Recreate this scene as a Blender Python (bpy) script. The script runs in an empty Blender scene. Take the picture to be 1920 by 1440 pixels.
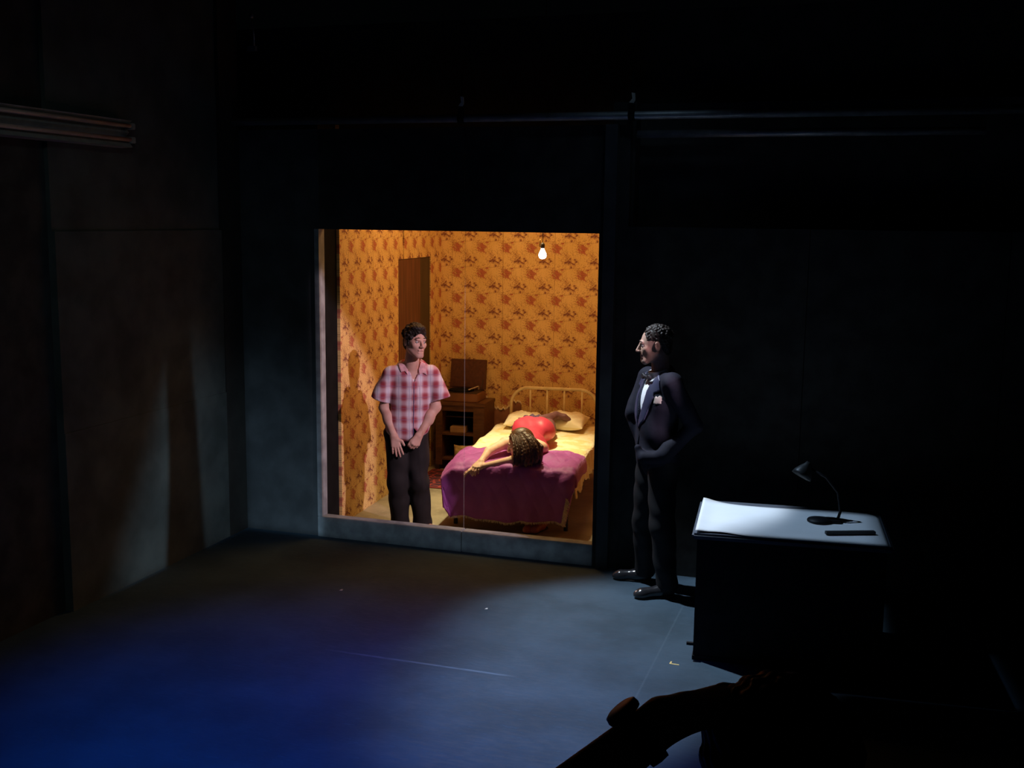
import bpy, math, random
import numpy as np
from mathutils import Vector, Matrix
random.seed(7); np.random.seed(7)
PI = math.pi
SC = bpy.context.scene
COL = SC.collection
def rad(a): return math.radians(a)

# ------------------------------------------------------------------ camera
def make_camera():
    yaw, pitch, roll = rad(18.0), rad(8.45), rad(0.7)
    f = Vector((-math.sin(yaw)*math.cos(pitch), math.cos(yaw)*math.cos(pitch), -math.sin(pitch)))
    r0 = Vector((math.cos(yaw), math.sin(yaw), 0)); u0 = r0.cross(f)
    r = r0*math.cos(roll)+u0*math.sin(roll); u = u0*math.cos(roll)-r0*math.sin(roll)
    cd = bpy.data.cameras.new('camera'); cd.sensor_width = 36; cd.lens = 36*2095/1920
    cd.clip_start = .05
    co = bpy.data.objects.new('camera', cd); COL.objects.link(co)
    m = Matrix((( r.x,u.x,-f.x,0),( r.y,u.y,-f.y,0),( r.z,u.z,-f.z,2.5),(0,0,0,1)))
    co.matrix_world = m
    SC.camera = co
make_camera()
vs = SC.view_settings
vs.view_transform = 'Standard'; vs.look = 'None'; vs.exposure = 0.0; vs.gamma = 1.0; vs.use_curve_mapping = False
w = bpy.data.worlds.new('world'); SC.world = w; w.use_nodes = True
w.node_tree.nodes['Background'].inputs[0].default_value = (.55,.75,1,1)
w.node_tree.nodes['Background'].inputs[1].default_value = 0.0006

# ------------------------------------------------------------------ lights
def spot(name, loc, target, col, energy, size, blend=.5, radius=.06, shutter=None):
    ld = bpy.data.lights.new(name, 'SPOT'); ld.color = col; ld.energy = energy
    ld.spot_size = rad(size); ld.spot_blend = blend; ld.shadow_soft_size = radius
    o = bpy.data.objects.new(name, ld); COL.objects.link(o); o.location = loc
    d = Vector(target)-Vector(loc); o.rotation_euler = d.to_track_quat('-Z','Y').to_euler()
    return o
def area(name, loc, target, col, energy, sx, sy, spread=180):
    ld = bpy.data.lights.new(name, 'AREA'); ld.color = col; ld.energy = energy
    ld.shape = 'RECTANGLE'; ld.size = sx; ld.size_y = sy; ld.spread = rad(spread)
    o = bpy.data.objects.new(name, ld); COL.objects.link(o); o.location = loc
    d = Vector(target)-Vector(loc); o.rotation_euler = d.to_track_quat('-Z','Y').to_euler()
    return o
def shutter(o, pts, soft=.02, strength=1.0):
    """framing shutters of a profile lantern: the beam is limited to the outline of the points given in the room"""
    M = Matrix.LocRotScale(o.location, o.rotation_euler, None).inverted()
    P = [M @ Vector(p) for p in pts]; P = [(p.x/-p.z, p.y/-p.z) for p in P]
    A = sum(P[i][0]*P[(i+1)%len(P)][1]-P[(i+1)%len(P)][0]*P[i][1] for i in range(len(P)))
    if A < 0: P = P[::-1]
    ld = o.data; ld.use_nodes = True; t = ld.node_tree; em = t.nodes['Emission']
    tc = t.nodes.new('ShaderNodeTexCoord'); sx = t.nodes.new('ShaderNodeSeparateXYZ'); t.links.new(tc.outputs['Normal'], sx.inputs[0])
    def mth(op, a, b=0.0, c=0.0):
        n = t.nodes.new('ShaderNodeMath'); n.operation = op
        for k, v in enumerate((a, b, c)):
            if isinstance(v, (int, float)): n.inputs[k].default_value = v
            else: t.links.new(v, n.inputs[k])
        return n.outputs[0]
    nz = mth('ABSOLUTE', sx.outputs[2]); a = mth('DIVIDE', sx.outputs[0], nz); b = mth('DIVIDE', sx.outputs[1], nz)
    res = None
    sf = soft if isinstance(soft, (list, tuple)) else [soft]*len(P)
    if A < 0 and isinstance(soft, (list, tuple)): sf = [sf[(len(P)-2-i) % len(P)] for i in range(len(P))]
    for i in range(len(P)):
        x0, y0 = P[i]; x1, y1 = P[(i+1) % len(P)]; L = math.hypot(x1-x0, y1-y0)
        nx, ny = -(y1-y0)/L, (x1-x0)/L       # inwards
        d = mth('ADD', mth('MULTIPLY', a, nx), mth('MULTIPLY', b, ny)); d = mth('SUBTRACT', d, x0*nx+y0*ny)
        m = t.nodes.new('ShaderNodeMapRange'); m.interpolation_type = 'SMOOTHSTEP'
        t.links.new(d, m.inputs[0]); m.inputs[1].default_value = -sf[i]/2; m.inputs[2].default_value = sf[i]/2
        res = m.outputs[0] if res is None else mth('MULTIPLY', res, m.outputs[0])
    t.links.new(mth('MULTIPLY', res, strength), em.inputs['Strength'])
# lantern high at the right, framed to the opening: throws the standing man's shadow on the bedroom's left wall
o = spot('stage_lantern_lavender', (1.62,5.39,3.81), (-3.1,7.67,1.1), (1,.74,.90), 1150, 40, .1, .04)
shutter(o, [(-4.045,7.67,.17),(-2.23,7.67,.17),(-2.23,7.67,1.99),(-4.045,7.67,2.08)], [.006,.01,.02,.006])
# bedroom: warm wash and a tighter pool over the bed, both hung in the open top of the set
area('bedroom_wash', (-3.0,9.1,3.3), (-3.0,9.5,0), (1,.51,.165), 34, 1.3, 1.3)
spot('bed_lantern', (-3.2,9.25,3.9), (-2.98,9.05,.5), (1,.90,.52), 800, 42, .9, .06)
# stage: deep blue pool, cool white lantern over the desk, added low cool fills
spot('blue_lantern', (-2.2,3.2,4.6), (-2.40,4.45,0), (.004,.17,1), 560, 52, 1.0, .1)
o = spot('cool_lantern', (-3.2,7.35,4.5), (-.85,6.35,.3), (.74,.86,1), 940, 56, .8, .05)
shutter(o, [(-2.3,3.7,0),(-1.2,4.3,0),(.12,6.6,0),(-1.25,7.45,1.82),(-1.75,7.60,1.2),(-2.3,6.9,0)], [.1,.06,.03,.02,.1,.2])
o = spot('desk_top_fill', (-3.15,7.30,4.5), (-.4,6.5,.75), (.50,.72,1), 370, 50, .3, .04)  # added lamp, framed to the desk top only
shutter(o, [(-.90,6.17,.75),(.11,6.27,.75),(.05,6.88,.75),(-.97,6.86,.75)], [.010,.03,.02,.012])
o = spot('low_cool_fill', (-2.0,2.2,2.9), (-3.6,7.67,.3), (.50,.74,1), 640, 40, .6, .05)  # added spot standing in for floor bounce on the wall foot
shutter(o, [(-4.72,7.67,.0),(-4.05,7.66,.0),(-4.05,7.66,.62),(-4.72,7.67,.9)], [.004,.004,.28,.02])
o = spot('low_cool_fill', (-2.0,2.2,2.9), (-3.6,7.67,.3), (.50,.70,.95), 140, 40, .6, .05)  # added spot, framed to the front of the sill
shutter(o, [(-4.06,7.65,.0),(-1.9,7.65,.0),(-1.9,7.65,.155),(-4.06,7.65,.160)], [.004,.25,.003,.003])
o = spot('cool_side', (-1.5,5.6,3.0), (-4.72,6.8,.5), (.55,.78,1), 210, 50, .3, .03)
shutter(o, [(-4.72,6.05,0),(-4.72,6.625,0),(-4.72,6.64,.6),(-4.72,6.72,1.30)], [.004,.006,.006,.10])
o = spot('cool_side', (-1.5,5.6,3.0), (-4.72,7.1,.5), (.55,.78,1), 120, 50, .3, .03)
shutter(o, [(-4.72,7.07,0),(-4.72,7.67,0),(-4.72,7.67,1.0),(-4.72,6.98,1.35)], [.004,.006,.25,.012])
spot('cool_wall_spill', (-1.3,6.6,4.4), (-1.75,7.67,2.5), (.45,.7,1), 3.0, 60, 1.0, .1)
spot('left_wall_fill', (-1.2,1.5,4.4), (-4.72,6.3,1.3), (.75,1,1), 38, 45, 1.0, .3)  # added weak fill that lifts the left wall

# ------------------------------------------------------------------ node materials
class NT:
    def __init__(s, name):
        s.m = bpy.data.materials.new(name); s.m.use_nodes = True
        s.t = s.m.node_tree; s.b = s.t.nodes['Principled BSDF']
        s.out = s.t.nodes['Material Output']
    def n(s, typ, ins=None, **kw):
        x = s.t.nodes.new(typ)
        for k, v in kw.items(): setattr(x, k, v)
        for k, v in (ins or {}).items(): s.set(x.inputs[k], v)
        return x
    def set(s, sock, v):
        if hasattr(v, 'is_linked') or isinstance(v, bpy.types.NodeSocket): s.t.links.new(v, sock)
        elif isinstance(v, (tuple, list)) and len(v) == 3 and sock.type == 'RGBA': sock.default_value = (*v, 1)
        else: sock.default_value = v
    def math(s, op, a, b=0.0, c=None, clamp=False):
        x = s.n('ShaderNodeMath', operation=op, use_clamp=clamp)
        s.set(x.inputs[0], a); s.set(x.inputs[1], b)
        if c is not None: s.set(x.inputs[2], c)
        return x.outputs[0]
    def vmath(s, op, a, b=(0,0,0), scale=None):
        x = s.n('ShaderNodeVectorMath', operation=op)
        s.set(x.inputs[0], a); s.set(x.inputs[1], b)
        if scale is not None: s.set(x.inputs['Scale'], scale)
        return x.outputs['Value'] if op in ('LENGTH','DOT_PRODUCT','DISTANCE') else x.outputs[0]
    def mix(s, fac, a, b, blend='MIX'):
        x = s.n('ShaderNodeMix', data_type='RGBA', blend_type=blend)
        s.set(x.inputs[0], fac); s.set(x.inputs[6], a); s.set(x.inputs[7], b)
        return x.outputs[2]
    def ramp(s, v, lo, hi, a=0.0, b=1.0):
        x = s.n('ShaderNodeMapRange', interpolation_type='SMOOTHSTEP')
        s.set(x.inputs[0], v); s.set(x.inputs[1], lo); s.set(x.inputs[2], hi); s.set(x.inputs[3], a); s.set(x.inputs[4], b)
        return x.outputs[0]
    def obj(s): return s.n('ShaderNodeTexCoord').outputs['Object']
    def noise(s, vec, scale, detail=3, rough=.5, col=False):
        x = s.n('ShaderNodeTexNoise'); x.inputs['Scale'].default_value = scale
        x.inputs['Detail'].default_value = detail; x.inputs['Roughness'].default_value = rough
        s.set(x.inputs['Vector'], vec); return x.outputs['Color' if col else 'Fac']
    def bump(s, h, strength=.3, dist=.01):
        x = s.n('ShaderNodeBump'); x.inputs['Strength'].default_value = strength; x.inputs['Distance'].default_value = dist
        s.set(x.inputs['Height'], h); s.t.links.new(x.outputs[0], s.b.inputs['Normal'])
MATS = {}
def pm(name, col, rough=.7, scale=20, var=.25, bump=.15, metal=0.0, spec=.4, sheen=0, dist=.005, detail=4, stretch=None):
    if name in MATS: return MATS[name]
    t = NT(name); v = t.obj()
    if stretch:
        v = t.vmath('MULTIPLY', v, stretch)
    nz = t.noise(v, scale, detail)
    c0 = tuple(x*(1-var) for x in col); c1 = tuple(min(1,x*(1+var)) for x in col)
    t.set(t.b.inputs['Base Color'], t.mix(t.ramp(nz,.25,.75), c0, c1))
    t.b.inputs['Roughness'].default_value = rough; t.b.inputs['Metallic'].default_value = metal
    t.b.inputs['Specular IOR Level'].default_value = spec
    if sheen: t.b.inputs['Sheen Weight'].default_value = sheen
    if bump: t.bump(nz, bump, dist)
    MATS[name] = t.m; return t.m

# ------------------------------------------------------------------ object helpers
def link(name, me, mat, parent=None, loc=None):
    o = bpy.data.objects.new(name, me); COL.objects.link(o)
    if mat is not None:
        me.materials.clear(); me.materials.append(mat)
    if parent is not None: o.parent = parent
    if loc is not None: o.location = loc
    return o
def tag(o, label=None, cat=None, group=None, kind=None):
    if label: o['label'] = label
    if cat: o['category'] = cat
    if group: o['group'] = group
    if kind: o['kind'] = kind
    return o
def empty(name, loc, label=None, cat=None, group=None, rz=0):
    o = bpy.data.objects.new(name, None); COL.objects.link(o); o.location = loc; o.rotation_euler = (0,0,rz)
    o.empty_display_size = .1
    return tag(o, label, cat, group)
class MB:
    """collects simple shapes into one mesh"""
    def __init__(s): s.v = []; s.f = []; s.sm = []; s.uv = None
    def add(s, vs, fs, smooth=False):
        k = len(s.v); s.v += [tuple(p) for p in vs]
        s.f += [tuple(i+k for i in f) for f in fs]; s.sm += [smooth]*len(fs)
        return s
    def box(s, a, b, M=None, bev=0.0):
        x0,y0,z0 = a; x1,y1,z1 = b
        if bev <= 0:
            vs = [Vector(p) for p in ((x0,y0,z0),(x1,y0,z0),(x1,y1,z0),(x0,y1,z0),(x0,y0,z1),(x1,y0,z1),(x1,y1,z1),(x0,y1,z1))]
            fs = [(0,3,2,1),(4,5,6,7),(0,1,5,4),(1,2,6,5),(2,3,7,6),(3,0,4,7)]
        else:
            e = bev; vs = []; fs = []
            import bmesh
            bm = bmesh.new(); r = bmesh.ops.create_cube(bm, size=1)
            for q in bm.verts: q.co = Vector(((x0+x1)/2+q.co.x*(x1-x0),(y0+y1)/2+q.co.y*(y1-y0),(z0+z1)/2+q.co.z*(z1-z0)))
            bmesh.ops.bevel(bm, geom=bm.edges[:], offset=e, segments=2, affect='EDGES')
            bm.verts.index_update(); vs = [q.co.copy() for q in bm.verts]; fs = [tuple(q.index for q in g.verts) for g in bm.faces]; bm.free()
        if M is not None: vs = [M @ p for p in vs]
        return s.add(vs, fs)
    def tube(s, pts, rs, n=10, cap=True):
        pts = [Vector(p) for p in pts]
        if not hasattr(rs,'__len__'): rs = [rs]*len(pts)
        vs = []; fs = []; up = None
        for i, p in enumerate(pts):
            d = (pts[min(i+1,len(pts)-1)]-pts[max(i-1,0)]).normalized()
            if up is None: up = d.orthogonal().normalized()
            up = (up-d*up.dot(d)).normalized(); q = d.cross(up)
            for k in range(n):
                a = 2*PI*k/n; vs.append(p+(up*math.cos(a)+q*math.sin(a))*rs[i])
        for i in range(len(pts)-1):
            for k in range(n):
                fs.append((i*n+k, i*n+(k+1)%n, (i+1)*n+(k+1)%n, (i+1)*n+k))
        if cap: fs.append(tuple(range(n-1,-1,-1))); fs.append(tuple((len(pts)-1)*n+k for k in range(n)))
        return s.add(vs, fs, True)
    def lathe(s, prof, c=(0,0,0), n=24, M=None):
        vs = []; fs = []
        for r, z in prof:
            for k in range(n):
                a = 2*PI*k/n; p = Vector((r*math.cos(a), r*math.sin(a), z))
                if M is not None: p = M @ p
                vs.append(p+Vector(c))
        for i in range(len(prof)-1):
            for k in range(n): fs.append((i*n+k,i*n+(k+1)%n,(i+1)*n+(k+1)%n,(i+1)*n+k))
        return s.add(vs, fs, True)
    def grid(s, P, smooth=True, flip=False):
        nr, nc = len(P), len(P[0]); vs = [p for row in P for p in row]
        fs = []
        for i in range(nr-1):
            for j in range(nc-1):
                q = (i*nc+j, i*nc+j+1, (i+1)*nc+j+1, (i+1)*nc+j)
                fs.append(q[::-1] if flip else q)
        return s.add(vs, fs, smooth)
    def build(s, name, mat, parent=None, loc=None, uvf=None):
        me = bpy.data.meshes.new(name); me.from_pydata(s.v, [], s.f); me.update()
        me.polygons.foreach_set('use_smooth', s.sm)
        if uvf:
            uv = me.uv_layers.new(name='UVMap')
            for l in me.loops: uv.data[l.index].uv = uvf(me.vertices[l.vertex_index].co)
        return link(name, me, mat, parent, loc)

# ------------------------------------------------------------------ implicit surfaces (smooth unions) for bodies and clothes
class SDF:
    def __init__(s, lo, hi, h):
        s.lo = np.array(lo, float); s.h = h
        s.n = np.ceil((np.array(hi, float)-s.lo)/h).astype(int)+1
        s.F = np.full(s.n, 1.0, np.float32)
        s.ax = [s.lo[i]+h*np.arange(s.n[i]) for i in range(3)]
    def _reg(s, lo, hi):
        a = np.maximum(((np.array(lo)-s.lo)/s.h).astype(int)-1, 0)
        b = np.minimum(((np.array(hi)-s.lo)/s.h).astype(int)+2, s.n)
        if (b <= a).any(): return None
        sl = tuple(slice(a[i], b[i]) for i in range(3))
        X = s.ax[0][sl[0]][:,None,None]; Y = s.ax[1][sl[1]][None,:,None]; Z = s.ax[2][sl[2]][None,None,:]
        return sl, X, Y, Z
    def _union(s, sl, d, k):
        a = s.F[sl]; 
        if k > 0:
            hh = np.maximum(k-np.abs(a-d), 0)/k
            s.F[sl] = np.minimum(a, d)-hh*hh*k*.25
        else: s.F[sl] = np.minimum(a, d)
    def _sub(s, sl, d, k):
        a = s.F[sl]; d = -d
        if k > 0:
            hh = np.maximum(k-np.abs(a-d), 0)/k
            s.F[sl] = np.maximum(a, d)+hh*hh*k*.25
        else: s.F[sl] = np.maximum(a, d)
    def cap(s, a, b, ra, rb=None, k=.02, sub=False):
        if rb is None: rb = ra
        a = np.array(a, float); b = np.array(b, float); m = max(ra, rb)+k+3*s.h
        g = s._reg(np.minimum(a,b)-m, np.maximum(a,b)+m)
        if g is None: return s
        sl, X, Y, Z = g; ab = b-a; L = max(ab@ab, 1e-9)
        t = np.clip(((X-a[0])*ab[0]+(Y-a[1])*ab[1]+(Z-a[2])*ab[2])/L, 0, 1)
        d = np.sqrt((X-a[0]-t*ab[0])**2+(Y-a[1]-t*ab[1])**2+(Z-a[2]-t*ab[2])**2)-(ra+(rb-ra)*t)
        (s._sub if sub else s._union)(sl, d.astype(np.float32), k); return s
    def chain(s, pts, rs, k=.02):
        for i in range(len(pts)-1): s.cap(pts[i], pts[i+1], rs[i], rs[i+1], k)
        return s
    def ell(s, c, r, R=None, k=.02, sub=False):
        c = np.array(c, float); r = np.array(r, float); m = r.max()+k+3*s.h
        R = np.eye(3) if R is None else np.array(R, float)   # columns = axes
        g = s._reg(c-m, c+m)
        if g is None: return s
        sl, X, Y, Z = g; X = X-c[0]; Y = Y-c[1]; Z = Z-c[2]
        q = [X*R[0,i]+Y*R[1,i]+Z*R[2,i] for i in range(3)]
        k0 = np.sqrt(sum((q[i]/r[i])**2 for i in range(3)))+1e-6
        k1 = np.sqrt(sum((q[i]/r[i]**2)**2 for i in range(3)))+1e-6
        d = k0*(k0-1)/k1
        (s._sub if sub else s._union)(sl, d.astype(np.float32), k); return s
    def full(s): return s.ax[0][:,None,None], s.ax[1][None,:,None], s.ax[2][None,None,:]
    def cut(s, p, n, c=None, R=None):
        """remove the half space beyond p along n, optionally only within R of c"""
        n = np.array(n, float); n /= np.linalg.norm(n); p = np.array(p, float)
        if c is None:
            X, Y, Z = s.full(); sl = (slice(None),)*3
        else:
            g = s._reg(np.array(c)-R, np.array(c)+R)
            if g is None: return s
            sl, X, Y, Z = g
        d = -((X-p[0])*n[0]+(Y-p[1])*n[1]+(Z-p[2])*n[2])
        if c is not None: d = np.maximum(d, np.sqrt((X-c[0])**2+(Y-c[1])**2+(Z-c[2])**2)-R)
        s.F[sl] = np.maximum(s.F[sl], -d.astype(np.float32)); return s
    def folds(s, amp, fx, fy, fz, ph=0, amp2=0, z0=None, z1=None):
        X, Y, Z = s.full()
        d = amp*np.sin(fx*X+fy*Y+fz*Z+ph+1.3*np.sin(9*Z+7*X))
        if amp2: d = d+amp2*np.sin(fy*X-fx*Y+2.1*fz*Z+2+1.1*np.sin(15*Z-11*Y))
        if z0 is not None:
            d = d*np.clip((z1-Z)/(z1-z0), 0, 1)
        s.F += d.astype(np.float32); return s
    def copy(s):
        o = object.__new__(SDF); o.lo = s.lo; o.h = s.h; o.n = s.n; o.ax = s.ax; o.F = s.F.copy(); return o
    def patch(s, O, Rv, Tv, poly, off, thick=.03, tmin=-9, tmax=9, zdir=None):
        """the shell of this shape inflated by off, within a polygon drawn in its (right, up) plane"""
        o = s.copy(); X, Y, Z = s.full(); Uv = (0,0,1) if zdir is None else zdir
        S = (X-O[0])*Rv[0]+(Y-O[1])*Rv[1]+(Z-O[2])*Rv[2]
        T = (X-O[0])*Tv[0]+(Y-O[1])*Tv[1]+(Z-O[2])*Tv[2]
        U = (X-O[0])*Uv[0]+(Y-O[1])*Uv[1]+(Z-O[2])*Uv[2]
        ins = np.zeros(o.F.shape, bool); dm = np.full(o.F.shape, 9., np.float32); n = len(poly)
        for i in range(n):
            x0, z0 = poly[i]; x1, z1 = poly[(i+1) % n]
            if abs(z1-z0) > 1e-9:
                ins ^= ((z0 > U) != (z1 > U)) & (S < (x1-x0)*(U-z0)/(z1-z0)+x0)
            L = (x1-x0)**2+(z1-z0)**2; t = np.clip(((S-x0)*(x1-x0)+(U-z0)*(z1-z0))/L, 0, 1)
            dm = np.minimum(dm, np.sqrt((S-x0-t*(x1-x0))**2+(U-z0-t*(z1-z0))**2))
        pd = np.where(ins, -dm, dm)
        F = np.maximum(o.F-off, -(o.F-off+thick))
        F = np.maximum(F, pd); F = np.maximum(F, tmin-T); F = np.maximum(F, T-tmax)
        o.F = F.astype(np.float32); return o
    def carve_poly(s, O, Rv, Tv, poly, tmin=-9):
        q = s.copy(); q.F = np.full(s.F.shape, -9, np.float32)
        p = q.patch(O, Rv, Tv, poly, 0, 99, tmin); s.F = np.maximum(s.F, -p.F); return s
    def mesh(s, name, mat, parent=None, base=(0,0,0)):
        F = s.F; F = np.pad(F, 1, constant_values=1.0); lo = s.lo-s.h; n = F.shape
        I = F < 0
        c = np.zeros(tuple(k-1 for k in n), np.int8)
        for dx in (0,1):
            for dy in (0,1):
                for dz in (0,1):
                    c += I[dx:n[0]-1+dx, dy:n[1]-1+dy, dz:n[2]-1+dz]
        act = (c > 0) & (c < 8); idx = np.argwhere(act)
        ids = np.full(act.shape, -1, np.int32); ids[act] = np.arange(len(idx))
        offs = np.array([(a,b,d) for a in (0,1) for b in (0,1) for d in (0,1)])
        vals = np.stack([F[idx[:,0]+a, idx[:,1]+b, idx[:,2]+d] for a,b,d in offs], 1)
        acc = np.zeros((len(idx),3)); cnt = np.zeros(len(idx))
        for i in range(8):
            for j in range(i+1, 8):
                if np.abs(offs[i]-offs[j]).sum() != 1: continue
                va, vb = vals[:,i], vals[:,j]; m = (va < 0) != (vb < 0)
                t = np.where(m, va/np.where(m, va-vb, 1), 0)
                acc += np.where(m[:,None], offs[i]+t[:,None]*(offs[j]-offs[i]), 0); cnt += m
        V = (idx+acc/cnt[:,None])*s.h+lo-np.array(base)
        Q = []
        for ax in range(3):
            u, v = [(1,2),(2,0),(0,1)][ax]
            A = np.take(I, range(0, n[ax]-1), ax); B = np.take(I, range(1, n[ax]), ax)
            E = np.argwhere(A != B)
            E = E[(E[:,u] > 0) & (E[:,v] > 0) & (E[:,u] < n[u]-1) & (E[:,v] < n[v]-1)]
            fl = A[E[:,0],E[:,1],E[:,2]]
            du = np.zeros(3,int); du[u] = 1; dv = np.zeros(3,int); dv[v] = 1
            q = np.stack([ids[tuple(x.T)] for x in (E-du-dv, E-dv, E, E-du)], 1)
            q[~fl] = q[~fl][:, ::-1]; Q.append(q)
        Q = np.concatenate(Q); Q = Q[(Q >= 0).all(1)]
        me = bpy.data.meshes.new(name)
        me.vertices.add(len(V)); me.vertices.foreach_set('co', V.astype(np.float32).ravel())
        me.loops.add(len(Q)*4); me.loops.foreach_set('vertex_index', Q.astype(np.int32).ravel())
        me.polygons.add(len(Q)); me.polygons.foreach_set('loop_start', np.arange(0, len(Q)*4, 4, dtype=np.int32))
        me.polygons.foreach_set('use_smooth', np.ones(len(Q), bool))
        me.update(calc_edges=True); me.validate()
        return link(name, me, mat, parent)
def V3(*a): return np.array(a, float)
def nrm(v): v = np.array(v, float); return v/np.linalg.norm(v)
def frame(fwd, up=(0,0,1)):
    """columns: right, forward, up"""
    f = nrm(fwd); r = nrm(np.cross(f, up)); u = np.cross(r, f)
    return np.stack([r, f, u], 1)

# ================================================================== SETTING
def wallpaper():
    t = NT('wallpaper'); uv = t.n('ShaderNodeTexCoord').outputs['UV']
    p = t.vmath('SCALE', uv, scale=1/.257)
    base = t.noise(uv, 3.0, 4)
    col = t.mix(t.ramp(base,.3,.7), (.80,.55,.20), (.90,.64,.27))
    # faint vertical texture of the paper
    sv = t.vmath('MULTIPLY', uv, (60,2,1))
    col = t.mix(t.math('MULTIPLY', t.ramp(t.noise(sv,1,2),.45,.7), .12), col, (.55,.30,.08))
    def motif(off, seed):
        c = t.vmath('FRACTION', t.vmath('ADD', p, off)); c = t.vmath('SUBTRACT', c, (.5,.5,0))
        cs = t.vmath('ADD', c, (seed, seed*.7, 0))
        wv = t.vmath('SUBTRACT', t.noise(cs, 7, 2, .6, col=True), (.5,.5,.5)); wv = t.vmath('MULTIPLY', wv, (.75,.75,0))
        fade = t.ramp(t.vmath('LENGTH', c), .48,.30)
        c = t.vmath('ADD', c, t.vmath('SCALE', wv, scale=fade))
        return c, cs
    # rose
    c, cs = motif((.5,.5,0), 3.1)
    nz = t.noise(cs, 9, 3, .6); nf = t.noise(cs, 24, 3, .6); r = t.vmath('LENGTH', t.vmath('MULTIPLY', c, (1,1.05,0)))
    lf = t.math('ADD', t.math('SUBTRACT', .43, r), t.math('MULTIPLY', t.math('SUBTRACT', nf, .5), 1.6))
    col = t.mix(t.math('MULTIPLY', t.ramp(lf, .16,.24), .62), col, (.36,.15,.055))
    rr = t.math('ADD', t.vmath('LENGTH', t.vmath('ADD', c, (-.03,.02,0))), t.math('MULTIPLY', t.math('SUBTRACT', nz, .5), .30))
    col = t.mix(t.math('MULTIPLY', t.ramp(rr, .185,.125), .82), col, t.mix(t.ramp(nf,.42,.6), (.58,.16,.10), (.36,.09,.07)))
    # darker slanting cluster
    c, cs = motif((0,0,0), 7.7)
    rot = t.n('ShaderNodeVectorRotate', {'Vector': c}, rotation_type='Z_AXIS'); rot.inputs['Angle'].default_value = rad(38)
    c2 = t.vmath('MULTIPLY', rot.outputs[0], (.85,1.35,0))
    nz = t.noise(cs, 11, 3, .6); nf = t.noise(cs, 26, 3, .6); r = t.vmath('LENGTH', c2)
    lf = t.math('ADD', t.math('SUBTRACT', .40, r), t.math('MULTIPLY', t.math('SUBTRACT', nf, .5), 1.7))
    col = t.mix(t.math('MULTIPLY', t.ramp(lf, .15,.24), .66), col, (.34,.13,.07))
    rr = t.math('ADD', t.vmath('LENGTH', t.vmath('ADD', c2, (-.04,.0,0))), t.math('MULTIPLY', t.math('SUBTRACT', nz, .5), .34))
    col = t.mix(t.math('MULTIPLY', t.ramp(rr, .165,.105), .85), col, t.mix(t.ramp(nf,.42,.58), (.30,.085,.08), (.15,.07,.045)))
    # trailing stems
    st_ = t.math('ABSOLUTE', t.math('SUBTRACT', t.noise(cs, 5.5, 2, .5), .5))
    col = t.mix(t.math('MULTIPLY', t.ramp(st_, .022,.010), t.math('MULTIPLY', t.ramp(t.vmath('LENGTH', c), .46,.34), .45)), col, (.34,.15,.06))
    # joins between the drops of paper, every 0.53 m
    sx = t.n('ShaderNodeSeparateXYZ', {'Vector': uv}).outputs[0]
    fr = t.math('ABSOLUTE', t.math('SUBTRACT', t.math('FRACT', t.math('ADD', t.math('DIVIDE', sx, .53), .115)), .5))
    col = t.mix(t.math('MULTIPLY', t.ramp(fr, .008,.003), .45), col, (.22,.08,.03))
    t.set(t.b.inputs['Base Color'], col); t.b.inputs['Roughness'].default_value = .75
    t.b.inputs['Specular IOR Level'].default_value = .2
    t.bump(t.noise(uv, 14, 4), .25, .01)
    return t.m
WP = wallpaper()
M_WALL = pm('stage_black_paint', (.055,.054,.050), .8, 6, .35, .2, spec=.25)
M_WALLB = pm('blue_grey_scenic_paint', (.075,.082,.085), .8, 5, .25, .2, spec=.25)
M_LW = pm('dark_grey_scenic_paint', (.085,.10,.095), .8, 3.5, .3, .2, spec=.25)
M_BLACK = pm('black_masking', (.012,.012,.012), .95, 10, .2, 0, spec=.05)
M_TRIM = pm('painted_timber', (.30,.33,.34), .6, 9, .3, .15, spec=.3)
M_PLASTER = pm('bare_plaster', (.33,.15,.085), .85, 7, .35, .3)
M_PLAST_EDGE = pm('torn_paper_edge', (.85,.72,.48), .8, 30, .15, .3)

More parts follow.
